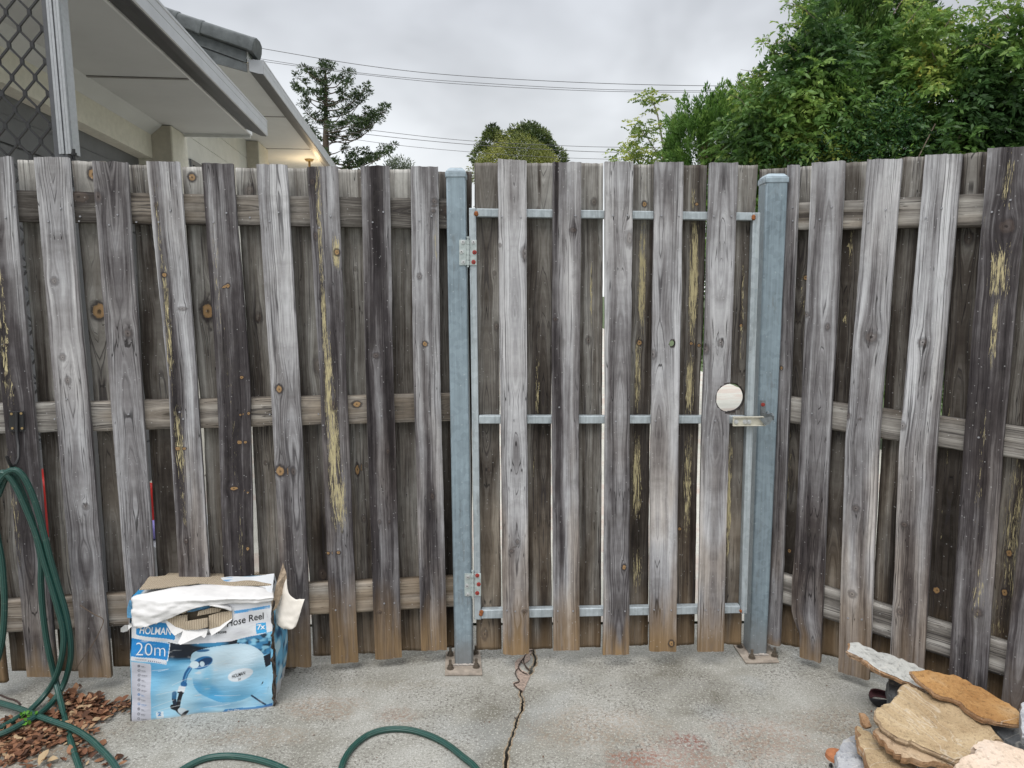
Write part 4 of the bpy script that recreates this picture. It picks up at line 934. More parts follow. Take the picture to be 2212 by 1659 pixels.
def leaf_obj(name, parts, mat, parent=None):
    V, F, A = merge(parts); me = mesh_np(name, V, F); vattr(me, 'lr', np.clip(A, 0, 1)); return link(name, me, mat, parent)
def lump_pts(lumps, n, shell=.35, lumpy=.22):
    """points near the surface of lumpy ellipsoids; returns positions and outward directions. lump=(px,py,Y,rx,ry,rz)"""
    areas = np.array([l[3]*l[5]+l[4]*l[5] for l in lumps]); cnt = (n*areas/areas.sum()).astype(int)
    P = []; D = []
    for l, c in zip(lumps, cnt):
        ctr = on_y(l[0], l[1], l[2]); d = unit(rng.normal(size=(c, 3))); r = 1-shell*rng.random(c)**1.6
        nz = np.array([mnoise.noise(Vector(tuple(map(float, q*2.3+l[0]*.01)))) for q in d]); r = r*(1+lumpy*nz)
        P.append(ctr+d*r[:, None]*np.array(l[3:6])); D.append(d)
    P = np.concatenate(P); D = np.concatenate(D); k = P[:, 2] > .02; return P[k], D[k]
def trunk(name, pts, r0, r1, mat, parent, extra=()):
    m_ = MB(); sp_ = spline(pts, 6); m_.tube(sp_, list(np.linspace(r0, r1, len(sp_))), 8)
    for e, a, b in extra: q = spline(e, 5); m_.tube(q, list(np.linspace(a, b, len(q))), 5)
    return m_.build(name, mat, parent, smooth=True)
M_bark = plain('brown_bark', (.10, .075, .055), .9, 0, .4, 30, .004)
M_palebark = plain('pale_grey_bark', (.30, .27, .23), .9, 0, .3, 30)

# hoop pine far behind the house
Yp = 40.; PT = empty('pine_tree', (*on_y(705, 360, Yp)[:2], 0), 'tall open dark pine tree with tufted branch ends beyond the house gutter', 'tree')
base = on_y(705, 360, Yp); top = on_y(703, 138, Yp)
ends = [(645, 168, 200), (640, 186, 225), (657, 150, 180), (655, 208, 240), (668, 160, 185), (675, 200, 225), (745, 160, 190), (765, 168, 205), (748, 190, 215), (760, 205, 230), (795, 207, 255), (790, 190, 240), (778, 222, 262),
        (828, 247, 290), (836, 238, 285), (815, 262, 295), (798, 282, 300), (770, 292, 310), (760, 262, 285), (742, 240, 262), (735, 282, 300), (848, 318, 350), (838, 330, 355), (822, 342, 360), (785, 328, 350), (765, 345, 365), (750, 318, 335), (730, 350, 365),
        (690, 262, 280), (680, 300, 320), (715, 225, 240), (722, 170, 185), (700, 330, 340), (660, 300, 330), (775, 352, 365), (670, 250, 270), (725, 305, 320), (712, 275, 290), (805, 240, 275), (782, 262, 290), (690, 175, 190), (716, 145, 160), (695, 145, 155), (700, 200, 215), (712, 345, 352), (652, 232, 262), (662, 275, 300)]
br = []; tuft = []
for (ex, ey, ty) in ends:
    yy = Yp+random.uniform(-2, 2); a = on_y(704, ty, Yp); e = on_y(ex, ey, yy); mid = (a+e)/2+np.array([0, random.uniform(-.4, .4), -random.uniform(.05, .22)*abs(e[0]-a[0])]); br.append(([a, mid, e], .04, .015))
    n_ = max(2, int(np.linalg.norm(e-a)/.55))
    for k in range(n_):
        t = .5+.5*(k+1)/n_; p = (1-t)**2*a+2*t*(1-t)*mid+t*t*e; tuft.append((p+np.array([random.uniform(-.15, .15), random.uniform(-.3, .3), random.uniform(-.02, .22)]), random.uniform(.20, .34)*(1.15 if t > .8 else .7)))
for k in range(16):
    t = .45+.55*k/15; p = base*(1-t)+top*t; tuft.append((p+np.array([random.uniform(-.35, .35)*(1-t*.6), random.uniform(-.4, .4), 0]), .24))
P = []; D = []
for c, r_ in tuft:
    n_ = 85; d = unit(rng.normal(size=(n_, 3))+np.array([0, 0, .35])); P.append(c+d*r_*rng.uniform(.1, .75, (n_, 1))*np.array([1.15, 1.15, .75])); D.append(d)
P = np.concatenate(P); D = np.concatenate(D)
M_pine = leaf_material('dark_pine_foliage', [(0, (0.016, 0.029, 0.013)), (.5, (0.036, 0.065, 0.023)), (1, (0.072, 0.111, 0.033))], .1)
leaf_obj('crown', [kites(P, D, rng.uniform(.11, .20, len(P)), .06, rng.random(len(P)))], M_pine, PT)
trunk('trunk', [(base[0], Yp, 0), base, (base+top)/2, top], .28, .04, M_bark, PT, br)

# far trees in the middle
def far_tree(label, lumps, n, mat, L, Wd, tr, droop=0., shell=.45, name='leafy_tree'):
    c = on_y(lumps[0][0], 500, lumps[0][2]); t_ = empty(name, (c[0], c[1], 0), label, 'tree')
    P, D = lump_pts(lumps, n, shell, .3); D = unit(D+rng.normal(size=D.shape)*.7+np.array([0, 0, -droop])); ph = np.array([mnoise.noise(Vector(tuple(map(float, p*1.1)))) for p in P])
    leaf_obj('crown', [kites(P, D, L*rng.uniform(.7, 1.3, len(P)), Wd, np.clip(.5+ph*.7+rng.normal(size=len(P))*.12, 0, 1))], mat, t_)
    trunk('trunk', [(c[0], c[1], 0), (c[0]+.1, c[1], 2.), tuple(on_y(lumps[0][0], lumps[0][1]+20, lumps[0][2]))], .16, .05, M_bark, t_, tr)
    return t_
M_olive = leaf_material('yellow_green_foliage', [(0, (0.049, 0.065, 0.015)), (.45, (0.138, 0.162, 0.029)), (1, (0.308, 0.308, 0.066))], .2)
M_dkleaf = leaf_material('mid_green_foliage', [(0, (0.019, 0.035, 0.013)), (.5, (0.064, 0.096, 0.026)), (1, (0.160, 0.192, 0.056))], .2)
far_tree('rounded yellow-green tree rising behind the left half of the gate', [(1115, 372, 28, 1.55, 1.5, 1.42), (1070, 370, 28, .9, 1., .9), (1160, 370, 28, .85, 1., 1.0), (1115, 450, 28, 1.5, 1.4, 1.3)], 33000, M_olive, .10, .03, (), .9)
far_tree('darker leafy tree whose pointed tops show behind the rounded yellow-green tree', [(1140, 330, 33, 1.25, 1.2, 1.15), (1143, 285, 33, .55, .5, .42), (1108, 298, 33, .4, .4, .35), (1063, 305, 33, .55, .5, .55), (1062, 286, 33, .30, .3, .35), (1075, 296, 33, .2, .2, .25), (1198, 345, 33, .55, .5, .6), (1040, 340, 33, .45, .5, .6), (1165, 300, 33, .5, .5, .5), (1130, 420, 33, 1.7, 1.2, 1.4)], 16000, M_dkleaf, .16, .07, (), .0)
far_tree('small grey-green bush top just above the fence beside the pine', [(862, 372, 24, .50, .5, .50), (850, 360, 24, .25, .3, .25), (880, 366, 24, .25, .3, .2), (862, 440, 24, .8, .7, 1.0)], 4500, leaf_material('grey_green_foliage', [(0, (.05, .065, .04)), (1, (.16, .19, .13))], .2), .12, .03, (), -.6, .9)

# slender tree with light compound leaves
Yt = 9.; ST_ = empty('slender_tree', (*on_y(1425, 500, Yt)[:2], 0), 'slender sapling with pale stems and sparse light green leaves above the gate', 'tree')
pp = lambda x, y, dy=0: on_y(x, y, Yt+dy)
stems = [([pp(1420, 480), pp(1435, 355), pp(1428, 290), pp(1418, 240), pp(1405, 212)], .018, .006), ([pp(1420, 400), pp(1438, 310), pp(1452, 265), pp(1450, 240)], .012, .003), ([pp(1425, 340), pp(1400, 300), pp(1385, 280)], .010, .003),
         ([pp(1425, 370), pp(1385, 340), pp(1355, 325)], .010, .003), ([pp(1430, 370), pp(1455, 330), pp(1470, 300)], .008, .003), ([pp(1448, 262), pp(1462, 252), pp(1470, 246)], .003, .002)]
trunk('trunk', [(*pp(1418, 500)[:2], 0), pp(1415, 520), pp(1420, 480)], .03, .02, M_palebark, ST_, stems)
tp = []
for (x, y, r_, n_) in [(1408, 208, 16, 13), (1392, 215, 10, 8), (1425, 215, 12, 8), (1395, 232, 14, 9), (1385, 272, 18, 14), (1370, 290, 18, 14), (1400, 285, 16, 12), (1350, 318, 18, 12), (1375, 322, 22, 18), (1400, 320, 20, 14), (1345, 340, 16, 14), (1375, 348, 20, 20), (1410, 345, 20, 18), (1440, 322, 16, 12), (1455, 340, 14, 10), (1440, 350, 18, 16), (1450, 290, 10, 4), (1425, 270, 12, 5), (1462, 255, 5, 2), (1395, 370, 60, 40)]:
    for k in range(n_):
        a = random.uniform(0, 6.28); q = r_*math.sqrt(random.random()); tp.append(pp(x+q*math.cos(a), y+q*math.sin(a)*.8, random.uniform(-.25, .25)))
tp = np.array(tp); dd = unit(rng.normal(size=tp.shape)*np.array([1, .8, .35])+np.array([0, -.1, .1]))
M_light = leaf_material('light_green_leaf', [(0, (0.065, 0.114, 0.021)), (.5, (0.163, 0.244, 0.044)), (1, (0.423, 0.455, 0.102))], .35)
leaf_obj('foliage', [pinnate(tp, dd, rng.uniform(.10, .17, len(tp)), 5, .052, .022, rng.random(len(tp)), .2)], M_light, ST_)

# ---- the big green bank on the right
def plume_pts(lumps, clumps, per, size):
    C, Dn = lump_pts(lumps, clumps, .25, .2); P = []; D = []; T = []
    for c, dn in zip(C, Dn):
        ax = unit(dn*np.array([.7, .7, .2])+np.array([0, 0, .9])+rng.normal(size=3)*.2); t = rng.random(per); s = size*rng.uniform(.6, 1.3)
        r_ = s*.20*(1-t)**.6; q = rng.normal(size=(per, 3)); q = unit(q); P.append(c+ax*(t*s)[:, None]+q*r_[:, None]); D.append(ax*.9+q*.55); T.append(np.full(per, rng.random())*.5+t*.35+rng.random(per)*.15)
    return np.concatenate(P), np.concatenate(D), np.concatenate(T)
M_cyp = leaf_material('bright_cypress_foliage', [(0, (.035, .085, .020)), (.5, (.095, .200, .038)), (1, (.21, .33, .075))], .2)
M_cyp2 = leaf_material('deep_cypress_foliage', [(0, (0.030, 0.066, 0.023)), (.5, (0.091, 0.178, 0.043)), (1, (0.291, 0.398, 0.111))], .12)
Yc = 7.5; k_ = Yc/FPX
CY = empty('cypress_shrub', (*on_y(1545, 500, Yc)[:2], 0), 'rounded bright green cypress shrub at the left end of the tall hedge', 'shrub')
lm = [(1540, 320, Yc, 92*k_, .5, 92*k_), (1600, 320, Yc-.1, 70*k_, .45, 95*k_), (1558, 255, Yc, 28*k_, .2, 42*k_), (1500, 380, Yc, 55*k_, .4, 110*k_), (1560, 600, Yc, .5, .5, 1.0)]
P, D, T = plume_pts(lm, 1700, 40, .15); leaf_obj('crown', [kites(P, D, rng.uniform(.03, .055, len(P)), .014, T)], M_cyp, CY)
P, D = lump_pts([(1543, 345, Yc-.38, .13, .1, .18)], 500, .9); leaf_obj('dead_patch', [kites(P, D, .05, .008, rng.random(len(P)))], leaf_material('dead_brown_twigs', [(0, (.05, .025, .015)), (1, (.16, .09, .06))], .1), CY)
trunk('trunk', [(*on_y(1545, 500, Yc)[:2], 0), on_y(1545, 700, Yc), on_y(1545, 400, Yc)], .06, .03, M_bark, CY)
Yk = 7.0; k_ = Yk/FPX
CT = empty('cypress_tree', (*on_y(1860, 500, Yk)[:2], 0), 'tall dark cypress with upright plumes rising out of the top of the hedge', 'tree')
lm = [(1860, 60, Yk+.3, 95*k_, .45, 150*k_), (1800, 110, Yk+.2, 60*k_, .3, 120*k_), (1930, 80, Yk+.3, 70*k_, .35, 130*k_), (1860, -70, Yk+.3, 80*k_, .4, 120*k_), (1860, 200, Yk+.4, 110*k_, .5, 140*k_), (1700, 320, Yk+.4, .35, .3, .45), (1860, 600, Yk+.4, .6, .5, 1.2)]
P, D, T = plume_pts(lm, 2600, 40, .22); leaf_obj('crown', [kites(P, D, rng.uniform(.035, .065, len(P)), .017, T)], M_cyp2, CT)
trunk('trunk', [(*on_y(1860, 500, Yk+.3)[:2], 0), on_y(1860, 500, Yk+.3), on_y(1860, 100, Yk+.3)], .10, .04, M_bark, CT)
# climbing wisteria over it
M_wis = leaf_material('wisteria_leaf', [(0, (.040, .090, .028)), (.35, (.095, .190, .042)), (.7, (.190, .300, .065)), (.93, (.31, .40, .09)), (1, (.52, .48, .11))], .38)
Yw = 6.6; k_ = Yw/FPX
def creeper(label, lumps, n, tips, nm='climbing_vine', dark=0.):
    c = on_y(lumps[0][0], 500, lumps[0][2]); t_ = empty(nm, (c[0], c[1], 0), label, 'vine')
    P, D = lump_pts(lumps, n, .55, .35); ph = np.array([mnoise.noise(Vector(tuple(map(float, p*2.1)))) for p in P])
    D = unit(D*1.0+rng.normal(size=D.shape)*.55+np.array([0, -.25, .05])); lr = np.clip(.42+ph*.75+rng.normal(size=len(P))*.13-dark, 0, .93)
    parts = [pinnate(P, D, rng.uniform(.13, .23, len(P)), 5, .070, .026, lr, .38)]
    tb = []; tv = []
    for (pts, m) in tips:
        sp_ = spline([on_y(x, y, lumps[0][2]-.2) for x, y in pts], 6); tb.append(sp_)
        for j in range(m): q = sp_[int(random.uniform(.15, 1)*(len(sp_)-1))]; tv.append(q)
    if tv:
        tv = np.array(tv); td = unit(rng.normal(size=tv.shape)*np.array([1, .6, .7])); parts.append(pinnate(tv, td, rng.uniform(.08, .15, len(tv)), 4, .045, .017, rng.uniform(.4, .95, len(tv)), .3))
    leaf_obj('foliage', parts, M_wis, t_)
    m_ = MB()
    m_.tube([(c[0], c[1], 0), (c[0]+.05, c[1], .8), tuple(on_y(lumps[0][0], lumps[0][1], lumps[0][2]))], [.03, .025, .01], 7)
    for s_ in tb: m_.tube(s_, list(np.linspace(.004, .0015, len(s_))), 4)
    for k in range(16):
        i = random.randrange(len(P)); a = P[i]; m_.tube([a, a+np.array([random.uniform(-.2, .2), -.1, -.3]), a+np.array([random.uniform(-.3, .3), -.05, -.6])], .005, 4)
    m_.build('stem', plain('vine_stem', (.17, .13, .10), .9, 0, .2, 20), t_, smooth=True)
    return t_
creeper('pinnate-leaved vine with loose sprigs against the sky on the left shoulder of the hedge', [(1700, 235, Yw, 80*k_, .4, 100*k_), (1650, 300, Yw, 75*k_, .4, 70*k_), (1760, 180, Yw, 65*k_, .4, 90*k_), (1740, 310, Yw-.1, 100*k_, .4, 70*k_), (1770, 80, Yw, 28*k_, .2, 55*k_), (1650, 500, Yw, .4, .4, .9), (1800, 260, Yw-.2, 70*k_, .3, 60*k_)], 3000,
        [([(1640, 230), (1610, 190), (1590, 165)], 9), ([(1660, 190), (1640, 160), (1600, 150)], 8), ([(1720, 110), (1690, 90), (1660, 100), (1645, 88)], 14), ([(1740, 70), (1710, 50), (1680, 55)], 14), ([(1760, 40), (1730, 15), (1700, 5)], 12), ([(1620, 250), (1600, 215), (1575, 205)], 8), ([(1700, 130), (1670, 110), (1655, 80)], 10)])
creeper('pinnate-leaved vine with yellow-tinged leaves covering the middle right of the hedge', [(2010, 215, Yw-.2, 95*k_, .4, 110*k_), (2090, 230, Yw-.3, 110*k_, .4, 115*k_), (1960, 140, Yw, 70*k_, .35, 90*k_), (2040, 310, Yw-.4, 120*k_, .4, 60*k_), (2160, 300, Yw-.3, 110*k_, .4, 80*k_), (2060, 600, Yw-.3, .7, .4, 1.1), (1985, 100, Yw, 40*k_, .2, 50*k_)], 3300,
        [([(1980, 70), (2010, 40), (2050, 30)], 14), ([(1960, 50), (1990, 15), (2030, -5)], 12), ([(2050, 120), (2090, 85), (2110, 50)], 14), ([(1930, 30), (1950, 0), (1975, -20)], 8), ([(2040, 60), (2060, 30), (2075, 10)], 10)])
creeper('dense leafy branches of the tree at the far right corner above the fence', [(2190, 160, Yw-.5, 85*k_, .4, 105*k_), (2230, 60, Yw-.5, 80*k_, .4, 80*k_), (2280, 220, Yw-.5, 110*k_, .5, 150*k_), (2260, 500, Yw-.5, .6, .4, 1.0)], 1900,
        [([(2170, 70), (2130, 40), (2100, 20)], 16), ([(2180, 40), (2150, 10), (2120, -10)], 14), ([(2150, 110), (2120, 95), (2095, 100)], 10)], nm='leafy_vine')
# small-leaved glossy shrub
M_mur = leaf_material('glossy_dark_leaf', [(0, (.015, .045, .016)), (.6, (.042, .105, .032)), (.85, (.10, .21, .045)), (1, (.26, .42, .08))], .18, .3)
MU = empty('glossy_shrub', (*on_y(1890, 500, 6.2)[:2], 0), 'glossy small-leaved dark green shrub in the middle of the hedge just above the right fence', 'shrub')
k_ = 6.2/FPX; lm = [(1880, 290, 6.2, 95*k_, .35, 65*k_), (1930, 250, 6.2, 60*k_, .3, 55*k_), (1820, 330, 6.2, 80*k_, .35, 50*k_), (1960, 330, 6.2, 90*k_, .35, 60*k_), (1700, 350, 6.3, 60*k_, .3, 25*k_), (1880, 600, 6.2, .6, .4, 1.0)]
P, D = lump_pts(lm, 15000, .45, .45); ph = np.array([mnoise.noise(Vector(tuple(map(float, p*5)))) for p in P]); lr = np.clip(.45+ph*.7+rng.normal(size=len(P))*.15, 0, 1)
leaf_obj('crown', [kites(P, unit(D+rng.normal(size=D.shape)*.8), rng.uniform(.025, .042, len(P)), .017, lr)], M_mur, MU)
trunk('trunk', [(*on_y(1890, 500, 6.2)[:2], 0), on_y(1890, 700, 6.2), on_y(1890, 350, 6.2)], .05, .02, M_bark, MU)

# ------------------------------------------------------------------ overhead wires
M_wire = plain('dark_wire', (.06, .06, .065), .6)
def wire(label, pts, Y, r_):
    m_ = MB(); L = []
    for x, y in pts: L.append(on_y(x, y, Y))
    m_.tube(spline(L, 10), r_, 5); tag(m_.build('power_line', M_wire), label, 'wire', 'overhead wires')
wire('highest overhead wire crossing the sky from the roof to the hedge', [(380, 70), (585, 108), (800, 143), (1000, 164), (1300, 180), (1600, 186), (1900, 184)], 16, .0065)
wire('second overhead wire from the top, upper of a close pair', [(380, 95), (600, 133), (800, 160), (1000, 177), (1300, 193), (1600, 196), (1900, 193)], 16.2, .0055)
wire('third overhead wire from the top, lower of a close pair', [(380, 105), (600, 137), (800, 163), (1000, 182), (1300, 197), (1600, 199), (1900, 197)], 16.4, .0055)
wire('uppermost of the three low wires running in front of the round tree', [(560, 250), (800, 281), (1000, 303), (1200, 314), (1340, 318), (1600, 318)], 22, .0075)
wire('middle of the three low wires running in front of the round tree', [(560, 260), (800, 291), (1000, 311), (1200, 324), (1340, 329), (1600, 330)], 22.2, .0085)
wire('lowest of the three low wires running in front of the round tree', [(560, 265), (800, 306), (1000, 327), (1200, 340), (1420, 346), (1600, 347)], 22.4, .0065)
# ------------------------------------------------------------------ the torn hose-reel box
BL, BR_ = on_z(285, 1558), on_z(589, 1526)
EX = (BR_-BL); BW = np.linalg.norm(EX); EX = EX/BW; EN = np.array([EX[1], -EX[0], 0]); EN = EN if EN[1] < 0 else -EN      # EN: towards the viewer
BD = .25
def bx(x, y): return 258+x*.24441, 1180+y*.24441            # enlarged measuring crop -> picture
def fr_st(x, y):                                             # crop position -> (along, up) on the front face
    p = on_plane(*bx(x, y), BL, EN); return float((p-BL)@EX), float(p[2])
def wrinkle(a, z):
    return .0035*math.sin(a*21+z*9)+.0022*math.sin(a*47-z*31+1)+.0016*math.sin(z*60+a*25)+.006*math.sin(math.pi*min(1, max(0, a/BW)))*math.sin(z*8)
def wr_np(a, z):
    return .0035*np.sin(a*21+z*9)+.0022*np.sin(a*47-z*31+1)+.0016*np.sin(z*60+a*25)+.006*np.sin(np.pi*np.clip(a/BW, 0, 1))*np.sin(z*8)
def FRT(a, z, o=0.): return BL+EX*a+np.array([0, 0, z])+EN*(wrinkle(a, z)+o)
def F_(x, y, o=0.): a, z = fr_st(x, y); return FRT(a, z, o)
BX = empty('cardboard_box', BL+EX*BW/2-EN*BD/2, 'torn and crumpled blue and white hose reel box on the concrete against the left fence', 'box')
def srgb(r, g, b): return np.array([((c/255+.055)/1.055)**2.4 if c > 10 else c/3294.6 for c in (r, g, b)])
# front panel: a dense sheet, its print held as colours of the sheet
NXB, NYB = 300, 260
outl_top = [(116, 640), (116, 480), (620, 500), (1000, 500), (1330, 460)]
TLs, TRs = fr_st(104, 455), fr_st(1345, 455)
aa = np.linspace(0, 1, NXB+1); tt = np.linspace(0, 1, NYB+1)
A2, T2 = np.meshgrid(aa, tt, indexing='ij')
left_a = TLs[0]*T2; right_a = BW+(TRs[0]-BW)*T2
bowR = fr_st(1330, 900)[0]-(BW+(TRs[0]-BW)*.6); bowL = 0
Aw = left_a*(1-A2)+right_a*A2; Zw = (TLs[1]*(1-A2)+TRs[1]*A2)*T2
Aw = Aw+.0020*np.sin(Zw*70)*(A2 > .97)
W3 = BL+EX*Aw[..., None]+np.array([0, 0, 1.])*Zw[..., None]+EN*wr_np(Aw, Zw)[..., None]
# crop coordinates of every sheet point (for laying out the print on the flat face)
flat3 = BL+EX*Aw[..., None]+np.array([0, 0, 1.])*Zw[..., None]
pxx, pyy = proj(flat3); X = (pxx-258)/.24441; Y = (pyy-1180)/.24441
C = np.zeros(X.shape+(3,))
def lay(mask, col, k=1.): mk = (np.clip(mask, 0, 1)*k)[..., None]; C[:] = C*(1-mk)+np.asarray(col)*mk
def inpoly(P):
    P = np.array(P, float); r = np.zeros(X.shape, bool); j = len(P)-1
    for i in range(len(P)):
        c = ((P[i, 1] > Y) != (P[j, 1] > Y)) & (X < (P[j, 0]-P[i, 0])*(Y-P[i, 1])/(P[j, 1]-P[i, 1]+1e-9)+P[i, 0]); r ^= c; j = i
    return r.astype(float)
def ell(cx, cy, rx, ry, ang=0, soft=.04):
    c, s = math.cos(R(ang)), math.sin(R(ang)); u = (X-cx)*c+(Y-cy)*s; v = -(X-cx)*s+(Y-cy)*c
    d = np.sqrt((u/rx)**2+(v/ry)**2); return np.clip((1-d)/soft+.5, 0, 1)
def seg(pts, w, soft=2.):
    d = np.full(X.shape, 1e9)
    for (a, b) in zip(pts[:-1], pts[1:]):
        ax, ay = a; bx_, by = b; t = np.clip(((X-ax)*(bx_-ax)+(Y-ay)*(by-ay))/((bx_-ax)**2+(by-ay)**2), 0, 1)
        d = np.minimum(d, np.hypot(X-ax-t*(bx_-ax), Y-ay-t*(by-ay)))
    return np.clip((w-d)/soft+.5, 0, 1)
def nz(fx, fy, s):
    gx_ = np.linspace(0, 1, 61); out = np.array([[mnoise.noise(Vector((float(a)*fx, float(b)*fy, s))) for b in gx_] for a in gx_])
    i = A2*60; j = T2*60; i0 = np.minimum(i.astype(int), 59); j0 = np.minimum(j.astype(int), 59); fi = i-i0; fj = j-j0
    return out[i0, j0]*(1-fi)*(1-fj)+out[i0+1, j0]*fi*(1-fj)+out[i0, j0+1]*(1-fi)*fj+out[i0+1, j0+1]*fi*fj
cy, pale, mid, navy, white = srgb(95, 175, 218), srgb(178, 214, 230), srgb(48, 142, 202), srgb(16, 28, 42), srgb(226, 228, 232)
gv = np.clip((Y-1000)/450, 0, 1)[..., None]
C[:] = srgb(112, 186, 224)*(1-gv)+srgb(150, 202, 228)*gv
lay(ell(1000, 1250, 700, 300, -8, .7), pale, .55); lay(np.clip(nz(6, 4, 3)*2, 0, 1), pale, .5); lay(np.clip(-nz(5, 5, 9)*2, 0, 1), cy, .5)
lay(ell(330, 1080, 160, 70, 0, .8), srgb(60, 140, 190), .6)
# dark band behind the reel and the foliage picture at its right
lay(inpoly([(430, 845), (1060, 800), (1060, 1000), (800, 985), (640, 1000), (430, 1012)]), navy)
lay(np.clip(1-np.abs(Y-1012-20*nz(14, 1, 5))/34, 0, 1)*inpoly([(430, 900), (640, 900), (640, 1060), (430, 1060)]), srgb(70, 140, 180), .9)
lay(ell(800, 850, 140, 30, 0, .6), srgb(60, 150, 200), .75)
rgt = inpoly([(1050, 790), (1340, 740), (1335, 960), (1240, 960), (1150, 880), (1040, 850)]); lay(rgt, srgb(60, 130, 175)); lay(rgt*np.clip(nz(30, 22, 1)*3, 0, 1), navy, .9); lay(rgt*np.clip(nz(26, 30, 7)*3, 0, 1), srgb(150, 210, 235), .8)
# reel body
body = inpoly(spline([(628, 1000), (650, 940), (720, 905), (820, 880), (950, 862), (1090, 864), (1190, 890), (1265, 950), (1303, 1040), (1308, 1130), (1270, 1215), (1190, 1300), (1090, 1355), (980, 1372), (880, 1372), (780, 1340), (700, 1290), (655, 1220), (655, 1150), (700, 1090), (640, 1050)], 6))
lay(body, srgb(158, 200, 222)); lay(body*ell(1010, 970, 330, 110, -6, .8), srgb(205, 224, 233), .8)
lay(body*np.clip((Y-1150)/170, 0, 1), srgb(92, 172, 214), .85); lay(body*ell(760, 1290, 170, 90, 25, .5), srgb(70, 160, 210), .7); lay(body*ell(780, 1160, 40, 160, 8, .9), srgb(120, 188, 220), .6)
lay(body*ell(1210, 1180, 90, 160, 20, .9), srgb(140, 196, 224), .45)
lay(ell(870, 1395, 220, 26, 0, .9), srgb(60, 120, 160), .45)
lay(ell(745, 912, 60, 12, -8, .2), srgb(40, 95, 140))
lay(ell(738, 1020, 100, 50, -24, .08), srgb(38, 110, 165)); lay(ell(760, 1012, 72, 32, -24, .1), srgb(22, 60, 100)); lay(ell(735, 1032, 22, 22, 0, .15), srgb(200, 220, 230), .9)
lay(seg([(625, 1075), (595, 1120), (578, 1165), (570, 1215)], 19), srgb(30, 95, 150)); lay(seg([(632, 1075), (600, 1122), (584, 1165), (576, 1215)], 6), srgb(90, 160, 205), .8)
lay(ell(665, 1043, 42, 30, -10, .08), srgb(205, 224, 232)); lay(seg([(560, 1222), (576, 1222)], 22), srgb(35, 100, 155))
lay(inpoly([(525, 1238), (585, 1244), (572, 1292), (513, 1285)]), srgb(215, 222, 228)); lay(inpoly([(513, 1285), (572, 1292), (568, 1304), (511, 1296)]), srgb(22, 30, 40))
lay(seg([(486, 1305), (484, 1350), (494, 1410)], 19), srgb(24, 40, 60)); lay(seg([(486, 1300), (485, 1330)], 21), srgb(45, 110, 155), .8); lay(seg([(545, 1300), (530, 1350), (520, 1410)], 18), srgb(18, 24, 34))
lay(seg([(470, 1420), (505, 1432), (540, 1465), (570, 1490)], 22), srgb(16, 20, 28)); lay(ell(560, 1460, 46, 30, 25, .1), srgb(200, 212, 218)); lay(ell(578, 1478, 40, 14, -35, .2), srgb(24, 30, 40))
lay(inpoly([(1272, 975), (1335, 950), (1335, 1050), (1290, 1075)]), srgb(16, 26, 40)); lay(seg([(1170, 1318), (1292, 1397)], 8), srgb(20, 45, 75)); lay(inpoly([(1250, 1225), (1270, 1190), (1268, 1215)]), navy)
lay(ell(1072, 1130, 118, 56, -14, .05), srgb(150, 196, 220), .7); lay(ell(1072, 1127, 112, 52, -14, .05), srgb(214, 222, 228))
# white-grey icon strip, blocks, banners
strip = inpoly([(110, 1010), (278, 1040), (285, 1530), (110, 1560)]); lay(strip, srgb(196, 197, 207)); lay(inpoly([(100, 968), (422, 1012), (418, 1042), (100, 1000)]), srgb(214, 216, 222))
lay(inpoly([(100, 805), (450, 858), (430, 1012), (100, 968)]), srgb(222, 228, 234)); lay(inpoly([(100, 812), (443, 862), (424, 1006), (100, 964)]), srgb(30, 132, 200))
for k in range(10): lay(ell(258+k*17, 1012+k*2.4, 5, 5, 0, .3), srgb(30, 70, 110) if k < 7 else srgb(170, 190, 200))
lay(seg([(150, 990), (240, 1003)], 3), srgb(120, 125, 135), .8)
for k in range(12):
    yy = 1053+k*42; c0 = srgb(70, 74, 84) if k not in (6, 8) else srgb(50, 120, 180)
    lay(np.clip(ell(175, yy, 12, 12, 0, .15)-ell(175, yy, 7 if k % 3 else 4, 7 if k % 3 else 4, 0, .15)*.8, 0, 1), c0, .85); lay(seg([(198, yy+4), (205+26*((k*7) % 3+1)/2, yy+9)], 3), c0, .75); lay(seg([(200, yy+15), (232, yy+18)], 2), c0, .5)
lay(inpoly([(325, 1465), (388, 1458), (394, 1512), (330, 1518)]), srgb(214, 224, 230))
lay(inpoly([(900, 1472), (935, 1435), (1160, 1420), (1345, 1392), (1352, 1425)]), srgb(30, 130, 195)); lay(inpoly([(1300, 1400), (1352, 1385), (1352, 1430), (1240, 1440)]), srgb(25, 110, 180))
# white header with its logo block
hdr = inpoly([(60, 400), (1400, 380), (1400, 735), (1200, 790), (1000, 832), (700, 852), (500, 856), (300, 835), (60, 800)]); lay(hdr, white); lay(hdr*np.clip(nz(7, 20, 2)*2, 0, 1), srgb(205, 205, 212), .6)
lay(inpoly([(1010, 575), (1330, 520), (1330, 545), (1015, 600)]), srgb(40, 150, 215), .9); lay(inpoly([(800, 500), (1320, 480), (1310, 490), (900, 512)]), srgb(40, 150, 215), .8)
lay(inpoly([(152, 640), (470, 690), (490, 705), (495, 815), (485, 826), (160, 788), (145, 775)]), srgb(35, 140, 205))
lay(inpoly([(1205, 690), (1292, 676), (1302, 760), (1208, 778)]), srgb(60, 165, 220))
lay(inpoly([(104, 455), (150, 640), (60, 640), (60, 455)]), srgb(40, 140, 205), .85)
